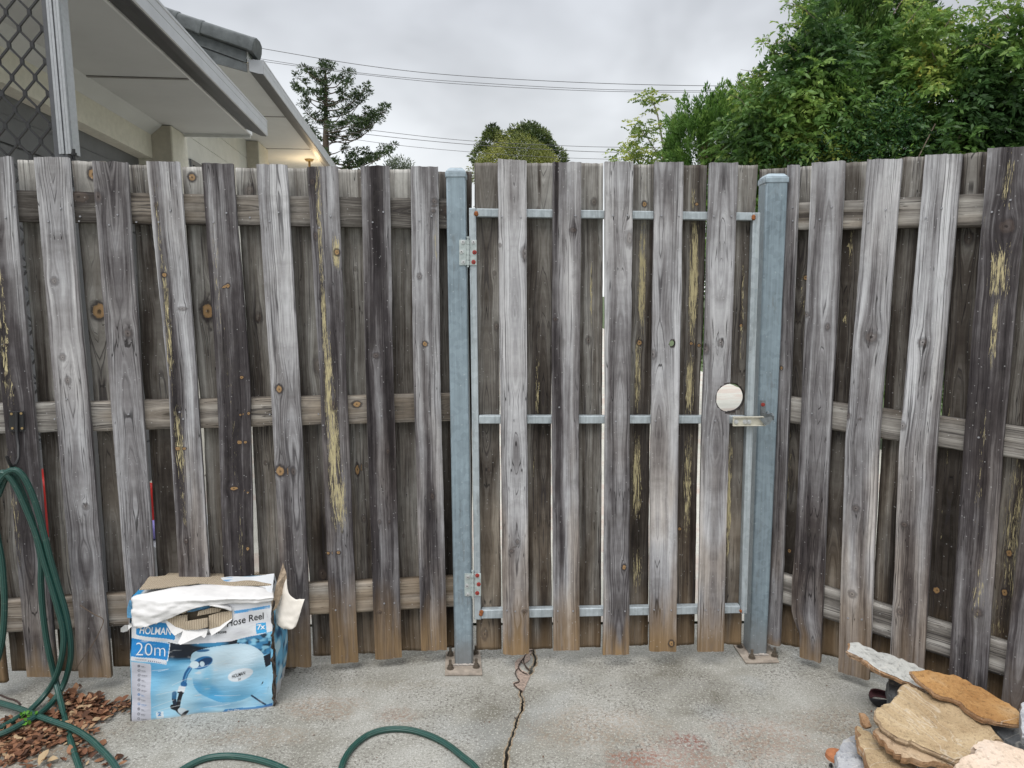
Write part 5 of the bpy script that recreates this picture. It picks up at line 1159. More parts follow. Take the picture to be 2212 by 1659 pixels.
# handling scuffs and creases
sc = np.clip((nz(16, 50, 11)-.28)*6, 0, 1)*np.clip(nz(3, 3, 12)*3, 0, 1); lay(sc, srgb(210, 214, 216), .6)
for k in range(9):
    x0, y0 = random.uniform(250, 1200), random.uniform(1050, 1480); lay(seg([(x0, y0), (x0+random.uniform(90, 260), y0-random.uniform(10, 70))], 2.2), srgb(225, 235, 240), .55)
lay(np.clip(1-(T2-0)/.02, 0, 1), srgb(150, 145, 135), .5); C = np.clip(C, .004, .8)*.86
def colour_sheet(name, V, F, Ccol, mat, smooth=True, parent=BX):
    me = mesh_np(name, V, F); ca = me.color_attributes.new('print', 'FLOAT_COLOR', 'POINT')
    ca.data.foreach_set('color', np.concatenate([Ccol.reshape(-1, 3), np.ones((len(V), 1))], 1).astype(np.float32).ravel())
    return link(name, me, mat, parent, smooth)
M_print, t_, b_ = newmat('glossy_printed_paper'); cp = t_.attr('print').outputs['Color']; t_.link(cp, b_.inputs['Base Color']); b_.inputs['Roughness'].default_value = .42
t_.link(t_.bump(t_.noise(t_.comb(*[t_.math('MULTIPLY', q, f) for q, f in zip(t_.sep(t_.obj()), (12, 12, 45))]), 1, 4, .6), .45, .006), b_.inputs['Normal'])
ii = np.arange((NXB+1)*(NYB+1)).reshape(NXB+1, NYB+1)
FQ = np.stack([ii[:-1, :-1], ii[1:, :-1], ii[1:, 1:], ii[:-1, 1:]], -1).reshape(-1, 4)
# leave the torn hole open
hole = inpoly([(420, 640), (500, 572), (620, 522), (800, 520), (930, 545), (990, 575), (1000, 625), (900, 680), (800, 722), (580, 724), (480, 690)]) > .5
cen = hole[:-1, :-1] & hole[1:, 1:]
FQ = FQ[~cen.reshape(-1)]
front = colour_sheet('front_panel', W3.reshape(-1, 3), FQ, C.reshape(-1, 3), M_print)
# lettering, laid on the panel
def letters(txt, x0, y0, x1, y1, height, mat, o=.0012, shear=0., offset=0., name='lettering', spacing=1.0):
    """text whose baseline runs (x0,y0)-(x1,y1) in crop coordinates"""
    cu = bpy.data.curves.new('t', 'FONT'); cu.body = txt; cu.shear = shear; cu.offset = offset; cu.space_character = spacing; cu.resolution_u = 4
    to = bpy.data.objects.new('t', cu); COL.objects.link(to); bpy.context.view_layer.update()
    me = bpy.data.meshes.new_from_object(to.evaluated_get(bpy.context.evaluated_depsgraph_get())); bpy.data.objects.remove(to); bpy.data.curves.remove(cu)
    V = np.array([v.co[:] for v in me.vertices]); F = [list(p.vertices) for p in me.polygons]; bpy.data.meshes.remove(me)
    V[:, 0] -= V[:, 0].min(); s = 1/V[:, 0].max(); hcap = V[:, 1].max(); out = []
    L = math.hypot(x1-x0, y1-y0); ux, uy = (x1-x0)/L, (y1-y0)/L
    for v in V:
        a = v[0]*s*L; h = v[1]/hcap*height; out.append(F_(x0+ux*a, y0+uy*a-h, o))
    return link(name, mesh_np(name, np.array(out), F), mat, front)
M_ink = plain('black_ink', (.012, .012, .014), .5); M_wink = plain('white_ink', (.66, .70, .73), .5); M_bink = plain('blue_ink', (.03, .20, .45), .5)
letters('20m', 150, 955, 405, 975, 108, M_wink, offset=-.012)
letters('HOLMAN', 178, 768, 462, 782, 62, M_wink, shear=.15, offset=.018)
letters('Hose Reel', 955, 706, 1273, 646, 60, M_ink, offset=.008)
letters('rden Hose', 762, 780, 950, 757, 26, M_ink, offset=.015); letters('c', 900, 716, 922, 711, 26, M_ink); letters('w', 553, 790, 572, 789, 16, M_ink)
letters('7x', 1216, 738, 1288, 728, 42, M_wink, offset=.03); letters('pressure', 1214, 760, 1290, 749, 14, M_wink, offset=.02) if False else None
letters('HOLMAN', 1000, 1154, 1114, 1123, 30, M_ink, offset=.008, o=.0022); letters('20', 1052, 1172, 1076, 1166, 15, M_ink)
letters('2', 340, 1494, 370, 1491, 30, M_bink, offset=.03); letters('For the', 960, 1456, 1060, 1446, 18, M_wink)
# other faces of the box
def quad_sheet(name, P, nx_, ny_, bulge, mat, colfn, thick=0.):
    """P: 4 corners (bottom-left, bottom-right, top-right, top-left)"""
    P = [np.array(p, float) for p in P]; n = np.cross(P[1]-P[0], P[3]-P[0]); n /= np.linalg.norm(n)
    U, V_ = np.meshgrid(np.linspace(0, 1, nx_+1), np.linspace(0, 1, ny_+1), indexing='ij')
    B = (P[0]*((1-U)*(1-V_))[..., None]+P[1]*(U*(1-V_))[..., None]+P[2]*(U*V_)[..., None]+P[3]*((1-U)*V_)[..., None])
    B = B+n*(bulge(U, V_))[..., None]
    i_ = np.arange((nx_+1)*(ny_+1)).reshape(nx_+1, ny_+1); f = np.stack([i_[:-1, :-1], i_[1:, :-1], i_[1:, 1:], i_[:-1, 1:]], -1).reshape(-1, 4)
    return colour_sheet(name, B.reshape(-1, 3), f, colfn(U, V_).reshape(-1, 3), mat)
def mixc(a, b, k): k = np.clip(k, 0, 1)[..., None]; return a*(1-k)+b*k
def fnoise(U, V_, f, s): return np.array([[mnoise.noise(Vector((float(u)*f, float(v)*f, s))) for u, v in zip(ru, rv)] for ru, rv in zip(U, V_)])
def sidecol(U, V_):
    n_ = fnoise(U, V_, 9, 4); c = mixc(np.broadcast_to(srgb(105, 175, 212), U.shape+(3,)).copy(), srgb(35, 85, 125), (n_-.02)*3); c = mixc(c, srgb(180, 215, 230), (fnoise(U, V_, 7, 8)-.1)*4)
    c = mixc(c, srgb(205, 205, 205), (V_ < .13)*.9+(V_ > .86)*.85); c = mixc(c, srgb(60, 48, 40), (U < .06+.04*n_)*1.); return c*.85
FRB = FRT(BW, 0); topR = FRT(TRs[0], TRs[1]); topL = FRT(TLs[0], TLs[1])
BRb = on_z(611, 1462); BRt = on_plane(603, 1240, BRb, UD*0+EX); d_ = BRb-FRB
BRt = np.array([BRb[0]-.012, BRb[1]+.0, on_plane(603, 1240, BRb, EN)[2]])
BLb = BL+d_+EX*.0; BLt = np.array([BLb[0]+.0, BLb[1], on_plane(292, 1262, BLb, EN)[2]])
side = quad_sheet('side_panel', [FRB+EX*.004, BRb, BRt, topR+EX*.004], 60, 80, lambda U, V_: .030*np.sin(math.pi*V_)*np.sin(math.pi*U*.5)**.8+.004*np.sin(U*14+V_*5), M_print, sidecol)
quad_sheet('side_panel', [BLb-EX*.0, BL-EX*.002, topL-EX*.002, BLt], 40, 60, lambda U, V_: .022*np.sin(math.pi*V_)*np.sin(math.pi*U)+.003*np.sin(U*14+V_*9), M_print, sidecol)
quad_sheet('back_panel', [BRb, BLb, BLt, BRt], 4, 4, lambda U, V_: 0*U, M_print, lambda U, V_: np.broadcast_to(srgb(120, 150, 170)*.8, U.shape+(3,)).copy())
def topcol(U, V_):
    c = np.broadcast_to(srgb(228, 231, 234), U.shape+(3,)).copy(); n_ = fnoise(U, V_, 12, 14)
    c = mixc(c, srgb(50, 150, 205), (U < .05)*1.+((n_ > .08) & (V_ > .55) & (U > .3) & (U < .7))*.8); return c*.86
top = quad_sheet('top_panel', [topL, topR, BRt, BLt], 60, 30, lambda U, V_: .004*np.sin(math.pi*U)*np.sin(math.pi*V_)-.003*np.sin(U*17), M_print, topcol)
TN = np.cross(topR-topL, BLt-topL); TN /= np.linalg.norm(TN)
TN = TN if TN[2] > 0 else -TN
def T_(x, y, o=0.):                                           # crop position on the sloping top face
    p = on_plane(*bx(x, y), topL, TN); return p+TN*o
# corrugated card and torn paper
M_card, t_, b_ = newmat('corrugated_cardboard'); o_ = t_.obj(); sx = t_.sep(o_)
al = t_.math('ADD', t_.math('MULTIPLY', sx[0], float(EX[0])), t_.math('MULTIPLY', sx[1], float(EX[1]))); wv_ = t_.math('SINE', t_.math('MULTIPLY', al, 2*math.pi/.0075))
t_.link(t_.mix(t_.math('ADD', .5, t_.math('MULTIPLY', wv_, .35)), (.34, .27, .19), (.50, .42, .31)), b_.inputs['Base Color']); b_.inputs['Roughness'].default_value = .9
t_.link(t_.bump(wv_, .6, .003), b_.inputs['Normal'])
M_paper = plain('torn_white_paper', (.66, .65, .64), .75, 0, .07, 25, .002); M_paperblue = plain('blue_printed_scrap', (.10, .30, .50), .5, 0, .5, 60)
def paper(name, rows, mat, thick=.0009, sub=5, crease=.004, ragged=.003):
    """sheet through rows of 3-D points (each row the same count), smoothed and given real thickness"""
    rows = [[np.array(p, float) for p in r] for r in rows]
    r2 = [spline(r, sub) for r in rows]; g_ = [spline([r[i] for r in r2], sub) for i in range(len(r2[0]))]
    G_ = np.array(g_); n0, n1_ = G_.shape[:2]; sd_ = len(bpy.data.objects)*.37
    for a_ in range(n0):
        for b_ in range(n1_):                      # creases, and a ragged torn rim
            p = G_[a_, b_]; G_[a_, b_] = p+EN*crease*(mnoise.noise(Vector((p[0]*24, p[2]*60, sd_)))+.6*mnoise.noise(Vector((p[0]*70, p[2]*80, sd_))))
            if b_ == n1_-1: G_[a_, b_, 2] += ragged*(mnoise.noise(Vector((a_*.9, 0, sd_)))*1.5+random.uniform(-.5, .5))
            if b_ == 0: G_[a_, b_] += EN*ragged*.3*mnoise.noise(Vector((a_*.9, 5, sd_)))
    V = G_.reshape(-1, 3); i_ = np.arange(n0*n1_).reshape(n0, n1_)
    F = np.stack([i_[:-1, :-1], i_[1:, :-1], i_[1:, 1:], i_[:-1, 1:]], -1).reshape(-1, 4); o = link(name, mesh_np(name, V, F), mat, BX, True)
    md = o.modifiers.new('thickness', 'SOLIDIFY'); md.thickness = thick; md.offset = 0; return o
def flat_card(name, poly, mat, fn, thick=.003, ofs=None):
    P = [fn(x, y, (ofs[i] if ofs else 0.)) for i, (x, y) in enumerate(poly)]; nrm = EN if fn is F_ else TN
    me = bpy.data.meshes.new(name); bm = bmesh.new(); vs = [bm.verts.new(p+nrm*.002) for p in P]; f = bm.faces.new(vs)
    bmesh.ops.triangulate(bm, faces=[f]); g = bmesh.ops.extrude_face_region(bm, geom=bm.faces[:])
    for v in [v for v in g['geom'] if isinstance(v, bmesh.types.BMVert)]: v.co += Vector(nrm*thick)
    bmesh.ops.recalc_face_normals(bm, faces=bm.faces); bm.to_mesh(me); bm.free(); return link(name, me, mat, BX)
flat_card('exposed_cardboard', [(170, 440), (215, 385), (240, 345), (262, 322), (320, 322), (400, 312), (455, 268), (470, 272), (520, 268), (545, 298), (600, 290), (700, 268), (780, 262), (805, 236), (830, 228), (860, 238), (900, 262), (960, 274), (1000, 272), (1040, 292), (1120, 286), (1230, 278), (1330, 264), (1338, 395), (1000, 400), (700, 380), (400, 420)],
          M_card, T_, .003, [.017]*27)
# inside of the torn opening
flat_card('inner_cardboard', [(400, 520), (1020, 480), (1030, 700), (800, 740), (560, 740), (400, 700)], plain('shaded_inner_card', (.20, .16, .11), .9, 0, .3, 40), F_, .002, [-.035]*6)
flat_card('torn_cardboard', [(418, 640), (500, 612), (600, 604), (604, 660), (578, 668), (578, 716), (500, 700)], M_card, F_, .003, [.002, -.004, -.008, -.004, .002, .004, .004])
flat_card('torn_cardboard', [(575, 652), (790, 612), (792, 690), (700, 712), (580, 720)], M_card, F_, .003, [.006, .008, .010, .008, .006])
flat_card('torn_cardboard', [(796, 640), (795, 604), (900, 585), (990, 572), (1000, 628), (900, 690), (800, 716)], M_card, F_, .003, [.002, .0, -.004, .0, .004, .005, .004])
flat_card('torn_cardboard', [(500, 590), (620, 548), (640, 560), (560, 604)], M_card, F_, .003, [-.012]*4)
flat_card('torn_cardboard', [(815, 545), (900, 560), (880, 585), (690, 610), (700, 575)], M_card, F_, .003, [-.008]*5)
flat_card('blue_scrap', [(560, 600), (640, 545), (712, 530), (790, 545), (810, 582), (712, 570), (650, 588)], M_paperblue, F_, .001, [-.018]*7)
flat_card('torn_paper', [(400, 622), (500, 695), (585, 728), (500, 768), (470, 745), (430, 690)], M_paper, F_, .0012, [.002, .003, .004, .013, .012, .008])
flat_card('torn_paper', [(575, 718), (790, 716), (780, 762), (766, 782), (735, 762), (640, 800), (560, 832), (538, 818), (560, 775)], M_paper, F_, .0012, [.004, .004, .014, .016, .014, .018, .020, .018, .012])
flat_card('torn_paper', [(798, 716), (900, 680), (1002, 624), (1000, 636), (900, 720), (826, 764)], M_paper, F_, .0012, [.004, .005, .004, .008, .013, .014])
paper('rolled_paper', [[F_(800, 520, .006), F_(850, 522, .012), F_(920, 540, .014), F_(985, 572, .008)], [F_(805, 508, .016), F_(860, 508, .020), F_(930, 526, .02), F_(996, 562, .012)], [F_(830, 502, .006), F_(900, 508, .006), F_(960, 528, .006), F_(1000, 550, .004)]], M_paper)
# the long white flap folded over the top edge
tp_ = lambda x, y, o: T_(x, y, o)
paper('long_paper_flap', [
    [tp_(150, 448, .006), tp_(420, 428, .019), tp_(600, 402, .020), tp_(800, 386, .020), tp_(1000, 396, .020), tp_(1200, 405, .019), tp_(1362, 408, .008)],
    [F_(108, 462, .006), F_(400, 462, .010), F_(600, 450, .010), F_(800, 440, .010), F_(1000, 442, .009), F_(1200, 447, .008), F_(1366, 436, .006)],
    [F_(113, 560, .010), F_(370, 548, .018), F_(580, 502, .014), F_(790, 482, .013), F_(1000, 472, .012), F_(1200, 468, .010), F_(1364, 452, .008)],
    [F_(124, 660, .012), F_(320, 622, .022), F_(540, 560, .016), F_(780, 508, .014), F_(1000, 494, .012), F_(1200, 484, .010), F_(1358, 468, .008)],
    [F_(158, 722, .010), F_(300, 672, .020), F_(500, 598, .016), F_(650, 526, .013), F_(980, 504, .010), F_(1200, 492, .008), F_(1335, 480, .006)]], M_paper, sub=9, crease=.0055, ragged=.004)
# curl of paper standing off the right corner
S0 = topR+EX*.004
def RC(x, y, o): return on_plane(*bx(x, y), topR-EN*.03, EN)+EN*o
paper('curled_paper', [
    [RC(1470, 308, -.02), RC(1478, 360, -.01), RC(1500, 420, .0), RC(1560, 455, .012), RC(1600, 445, .02), RC(1645, 436, .03)],
    [RC(1450, 350, -.02), RC(1456, 420, -.006), RC(1485, 490, .008), RC(1540, 530, .02), RC(1590, 530, .03), RC(1620, 510, .035)],
    [RC(1425, 440, -.02), RC(1432, 500, -.004), RC(1455, 560, .014), RC(1510, 610, .026), RC(1560, 610, .034), RC(1598, 590, .036)],
    [RC(1400, 520, -.015), RC(1405, 570, .0), RC(1430, 630, .018), RC(1480, 672, .030), RC(1540, 680, .036), RC(1575, 655, .036)],
    [RC(1375, 560, -.01), RC(1385, 640, .004), RC(1405, 680, .014), RC(1460, 702, .024), RC(1510, 700, .03), RC(1570, 668, .034)]], plain('cream_paper_back', (.62, .58, .52), .7, 0, .05, 20))
flat_card('torn_edge', [(1400, 262), (1415, 300), (1440, 330), (1455, 400), (1420, 470), (1385, 560), (1350, 590), (1345, 480), (1365, 440), (1370, 380)], plain('stained_torn_card', (.36, .28, .20), .95, 0, .5, 90, .004), F_, .006, [-.13, -.12, -.10, -.08, -.05, -.03, -.01, .0, -.01, -.04])
# split right-hand corner: a dark ragged seam
sm = MB(); zl = []
for k in range(26):
    t = k/25; p = FRT(BW+(TRs[0]-BW)*t, TRs[1]*t*.97); p = p+EX*(.004+.004*math.sin(k*2.1)+.003*random.uniform(-1, 1))+EN*(-.002+.003*math.sin(k*1.3)); zl.append(p)
sm.tube(zl, [.0045+.002*math.sin(k*1.9) for k in range(26)], 5); sm.build('split_corner', plain('dirty_split_edge', (.07, .055, .045), .95, 0, .8, 90, .003), BX)
flat_card('crumpled_corner', [(20, 745), (30, 700), (52, 712), (60, 680), (84, 690), (104, 668), (118, 700), (88, 725), (70, 752), (48, 742)], M_paper, F_, .0012, [.004, .014, -.002, .012, .002, .008, .002, .008, -.004, .01])
flat_card('blue_corner_scrap', [(62, 560), (95, 470), (112, 470), (128, 600), (118, 632), (66, 634)], M_paperblue, F_, .002, [-.006, .002, .006, .006, .004, -.006])
# dead leaves lying on the box
M_dead = leaf_material('dead_leaf', [(0, (.050, .024, .014)), (.4, (.165, .072, .038)), (.8, (.28, .14, .075)), (1, (.40, .30, .18))], .1, .8)
def curled_leaves(name, centers, size, label, cat, lrs=None, kind=None, parent=None):
    V = []; F = []; A = []; n = len(centers)
    for i, c in enumerate(centers):
        a = random.uniform(0, 6.28); s = size*random.uniform(.5, 1.4); d = np.array([math.cos(a), math.sin(a), random.uniform(-.25, .6)]); q = np.array([-math.sin(a), math.cos(a), random.uniform(-.4, .4)]); up = np.array([0, 0, 1.])
        lr = random.random() if lrs is None else lrs; b = len(V); cu = random.uniform(-.25, .55)
        for t, wd in ((0, .0), (.18, .20), (.5, .33), (.8, .19), (1, 0)):
            for sg in (-1, 0, 1): V.append(c+d*s*t+q*s*wd*sg+up*s*(cu*abs(sg)*wd*1.6+.25*cu*(t-.5)**2)); A.append(lr+random.uniform(-.06, .06))
        for r_ in range(4):
            for k in range(2): F.append((b+r_*3+k, b+r_*3+k+1, b+r_*3+k+4, b+r_*3+k+3))
    me = mesh_np(name, np.array(V), F); vattr(me, 'lr', np.clip(A, 0, 1)); o = link(name, me, M_dead, parent)
    return o if parent else tag(o, label, cat, kind=kind)
lc = [T_(1405, 385, .004), T_(1395, 395, .006), T_(1300, 388, .006), T_(1410, 375, .01)]
for k, c in enumerate(lc[:1]): curled_leaves('dead_leaf', [c], .018, 'curled reddish dead leaf caught on the torn right top corner of the box', 'leaf')

# ------------------------------------------------------------------ hook and green garden hose
def L4(x, y): return x*.46661, 885+y*.46661
PH = P_left.off(.0)
def wallpt(x, y, o): p = on_plane(x, y, PH.P0+PH.n*o, PH.n); return p
def hosept(x, y, o=.05, h=.010):
    p = wallpt(x, y, o)
    if p[2] < h+.0005: p = on_z(x, y, h)
    return p
HK = empty('hose_hook', wallpt(37, 910, .01), 'black bracket hook screwed to the leftmost paling, carrying the green hose', 'hook')
m_ = MB(); q = [wallpt(x, y, .003) for x, y in [(20, 888), (52, 888), (53, 932), (21, 932)]]; m_.prism(q, [p+PH.n*.004 for p in q]); m_.build('back_plate', M_black, HK, bevel=.001)
m_ = MB(); m_.tube([wallpt(36, 890, .010), wallpt(36, 935, .012), wallpt(40, 965, .03), wallpt(40, 990, .06), wallpt(34, 1004, .085), wallpt(26, 1008, .10), wallpt(20, 1000, .125), wallpt(14, 985, .13)], .005, 8); m_.build('hook_arm', M_black, HK, smooth=True)
for x, y in ((25, 894), (46, 893), (27, 925), (48, 925)):
    m_ = MB(); c = wallpt(x, y, .007); m_.cyl(c, c+PH.n*.002, .0042, 9); m_.build('screw', plain('brass_screw', (.35, .25, .12), .4, .6), HK)
M_hose, t_, b_ = newmat('dark_green_ribbed_hose'); hv = t_.sep(t_.attr('hu').outputs['Vector'])
st = t_.math('SINE', t_.math('MULTIPLY', hv[0], 2*math.pi*9)); n_ = t_.noise(t_.comb(hv[0], t_.math('MULTIPLY', hv[1], 8), 0.), 3, 3)
c_ = t_.mix(t_.math('ADD', .5, t_.math('MULTIPLY', st, .35)), (.008, .036, .030), (.022, .085, .068)); c_ = t_.mix(t_.step(n_, .55, .75), c_, (.035, .085, .065))
c_ = t_.mix(t_.math('MULTIPLY', t_.step(t_.noise(t_.comb(hv[0], t_.math('MULTIPLY', hv[1], 60), 5.), 2, 3, .7), .62, .7), .5), c_, (.16, .18, .15))
t_.link(c_, b_.inputs['Base Color']); b_.inputs['Roughness'].default_value = .38; t_.link(t_.bump(st, .5, .0012), b_.inputs['Normal'])
HV = []; HF = []; HU = []
def hose(pts, r=.0098, n=18, sub=9):
    P = [Vector(p) for p in spline(pts, sub)]; prev = None; base = len(HV); s = 0
    for i, p in enumerate(P):
        t = (P[min(i+1, len(P)-1)]-P[max(i-1, 0)]).normalized()
        x = t.orthogonal().normalized() if prev is None else (prev-t*prev.dot(t)).normalized(); prev = x; y = t.cross(x)
        if i: s += (P[i]-P[i-1]).length
        for k in range(n+1):
            a = 2*math.pi*k/n; HV.append(tuple(p+(x*math.cos(a)+y*math.sin(a))*r)); HU.append((k/n, s, 0))
    for i in range(len(P)-1):
        for k in range(n): a = base+i*(n+1)+k; HF.append((a, a+1, a+n+2, a+n+1))
def hp4(L, o=.05, h=.010): return [hosept(*L4(x, y), o if not isinstance(o, (list, tuple)) else o[i], h) for i, (x, y) in enumerate(L)]
hose(hp4([(-40, 420), (-15, 320), (20, 292), (70, 350), (130, 480), (175, 600), (215, 740), (262, 900), (292, 1020), (290, 1120), (262, 1230), (215, 1310), (140, 1390), (60, 1440), (0, 1475), (-60, 1500)], [.09, .10, .105, .10, .09, .085, .08, .075, .07, .07, .06, .05, .05, .05, .05, .05], .013))
hose(hp4([(-20, 360), (20, 300), (70, 278), (115, 320), (160, 420), (195, 540), (230, 680), (270, 820), (305, 940), (325, 1060), (325, 1160), (295, 1270), (245, 1350), (180, 1410), (90, 1460), (20, 1495), (-60, 1520)], [.10, .105, .11, .105, .095, .085, .08, .07, .065, .06, .055, .05, .05, .05, .05, .05, .05], .031))
hose(hp4([(-10, 400), (30, 310), (62, 300), (100, 380), (150, 520), (188, 680), (190, 800), (200, 950), (222, 1100), (262, 1270), (300, 1430), (335, 1560), (372, 1670), (400, 1760)], [.08, .085, .085, .07, .055, .05, .045, .04, .04, .05, .05, .05, .05, .05], .012))
hose(hp4([(-30, 500), (-10, 600), (8, 700), (18, 820), (20, 940), (8, 1080), (-20, 1180), (-60, 1260)], .06))
hose(hp4([(-120, 1330), (0, 1358), (90, 1385), (180, 1420), (260, 1448), (340, 1478), (410, 1520), (470, 1575), (520, 1630), (560, 1700), (590, 1790)], .0, .030))
hose([on_z(x, y, .010) for x, y in [(275, 1740), (330, 1705), (395, 1662), (440, 1640), (485, 1633), (530, 1636), (575, 1646), (615, 1662), (680, 1700), (740, 1712), (735, 1680), (742, 1645), (762, 1614), (795, 1588), (835, 1576), (880, 1576), (925, 1588), (965, 1608), (1000, 1635), (1030, 1662), (1060, 1720), (1080, 1800)]])
me = mesh_np('garden_hose', np.array(HV), np.array(HF)); vattr(me, 'hu', np.array(HU)); o = link('garden_hose', me, M_hose, None, True)
tag(o, 'dark green garden hose looped over the black hook and trailing across the concrete', 'hose')
# dead twig leaning on the fence
m_ = MB(); m_.tube(spline([hosept(*L4(x, y), .015, .003) for x, y in [(370, 905), (400, 925), (440, 950), (478, 975), (455, 1040), (420, 1100), (385, 1150), (345, 1210)]], 5), .0016, 5)
tag(m_.build('dry_twig', plain('dry_twig_bark', (.12, .085, .06), .9), smooth=True), 'thin bent dry twig leaning on the palings between the hose and the box', 'twig')
m_ = MB(); m_.tube(spline([on_z(*L4(x, y), .004) for x, y in [(0, 1320), (35, 1335), (70, 1345), (92, 1362), (88, 1366)]], 5), .003, 6)
tag(m_.build('dark_twig', plain('dark_twig_bark', (.05, .03, .025), .9), smooth=True), 'short dark curved twig lying on the concrete at the far left', 'twig')

# leaf litter (too many to count) and single leaves
cs = []
def scatter(poly_c, rx, ry, n, h=.012):
    for _ in range(n):
        a = random.uniform(0, 6.28); q = math.sqrt(random.random()); x, y = L4(poly_c[0]+rx*q*math.cos(a), poly_c[1]+ry*q*math.sin(a)); p = on_z(x, y, random.uniform(.002, h)); cs.append(p)
scatter((400, 1385), 120, 50, 100, .018); scatter((330, 1340), 60, 40, 40, .02); scatter((250, 1470), 150, 55, 100); scatter((110, 1500), 170, 75, 130, .012); scatter((60, 1570), 120, 60, 50); scatter((390, 1540), 50, 50, 22); scatter((595, 1365), 18, 14, 10); scatter((280, 1620), 260, 60, 14)
curled_leaves('leaf_litter', cs+[q+np.array([random.uniform(-.03, .03), random.uniform(-.03, .03), 0]) for q in cs for _ in (0, 1)], .023, 'drift of crumpled red-brown dead leaves on the concrete around the foot of the hose', 'leaves', kind='stuff')
cs = []
for _ in range(45): x, y = random.uniform(250, 2000), random.uniform(1440, 1655); cs.append(on_z(x, y, .002))
curled_leaves('debris', cs, .006, 'tiny dark crumbs of leaf scattered over the concrete', 'debris', lrs=.2, kind='stuff')
for (x, y, lb) in [((180), (1650), 'pale yellowish dead leaf at the bottom left edge of the concrete'), (30, 1535, 'pale cream dead leaf beside the hose at the left edge')]:
    curled_leaves('dead_leaf', [on_z(*L4(x, y), .008)], .034, lb, 'leaf', lrs=1.0)
WD = empty('weed', on_z(*L4(130, 1415)), 'tiny bright green weed growing where the hoses cross', 'plant')
wp = np.array([on_z(*L4(x, y), .03+random.uniform(0, .02)) for x, y in [(105, 1405), (120, 1400), (150, 1412), (165, 1410), (118, 1445), (128, 1450), (112, 1415), (158, 1420), (125, 1440), (140, 1410)]])
leaf_obj('leaf', [kites(np.repeat(wp, 3, 0), unit(rng.normal(size=(30, 3))*np.array([1, 1, .4])), .016, .012, np.repeat(.8, 30))], leaf_material('weed_leaf', [(0, (.05, .14, .02)), (1, (.12, .32, .04))], .3), WD)
m_ = MB(); b0 = on_z(*L4(132, 1425), .0)
for p in wp: m_.tube([b0, (b0+p)/2+np.array([0, 0, .008]), p], .001, 4)
m_.build('stem', plain('weed_stem', (.08, .16, .03), .7), WD)

# ------------------------------------------------------------------ pile of flat stones
def L8(x, y): return 1622+x*.26666, 1290+y*.26666
def stone_mat(name, c0, c1, c2, scale=60, layer=False):
    mt, t, b = newmat(name); o = t.obj(); n1 = t.noise(o, scale, 5, .65); n2 = t.noise(o, 7, 4, .6, .6); n3 = t.noise(o, scale*3.4, 2, .6)
    c = t.ramp(n2, [(.3, c0), (.55, c1), (.8, c2)]); c = t.mix(t.math('MULTIPLY', t.step(n1, .5, .66), .45), c, tuple(.38*k for k in c0)); c = t.mix(t.math('MULTIPLY', t.step(n3, .6, .7), .4), c, tuple(min(.8, 1.5*k) for k in c2))
    ve = t.noise(o, 3.2, 3, .6, 1.2); c = t.mix(t.math('MULTIPLY', t.math('SUBTRACT', 1, t.step(t.math('ABSOLUTE', t.math('SUBTRACT', ve, .5)), .0, .010)), .3), c, (.66, .62, .55))
    t.link(c, b.inputs['Base Color']); b.inputs['Roughness'].default_value = .85; b.inputs['Specular IOR Level'].default_value = .3
    t.link(t.bump(t.math('ADD', n1, n2), 1.0, .006), b.inputs['Normal']); return mt
M_tan = stone_mat('tan_quartzite', (.32, .225, .125), (.45, .34, .205), (.53, .43, .30), 110); M_orange = stone_mat('orange_stained_stone', (.26, .125, .04), (.39, .215, .08), (.44, .30, .16), 90)
M_greyst = stone_mat('pale_grey_stone', (.33, .33, .31), (.47, .47, .44), (.40, .40, .42)); M_blue = stone_mat('blue_grey_stone', (.20, .21, .23), (.34, .35, .37), (.46, .46, .46)); M_dkst = stone_mat('dark_grey_stone', (.06, .065, .07), (.12, .125, .13), (.22, .21, .19)); M_pink = stone_mat('pinkish_stone', (.48, .37, .27), (.60, .48, .38), (.60, .50, .42)); M_edge = stone_mat('rusty_stone_edge', (.22, .12, .06), (.36, .22, .12), (.30, .26, .22), 90)
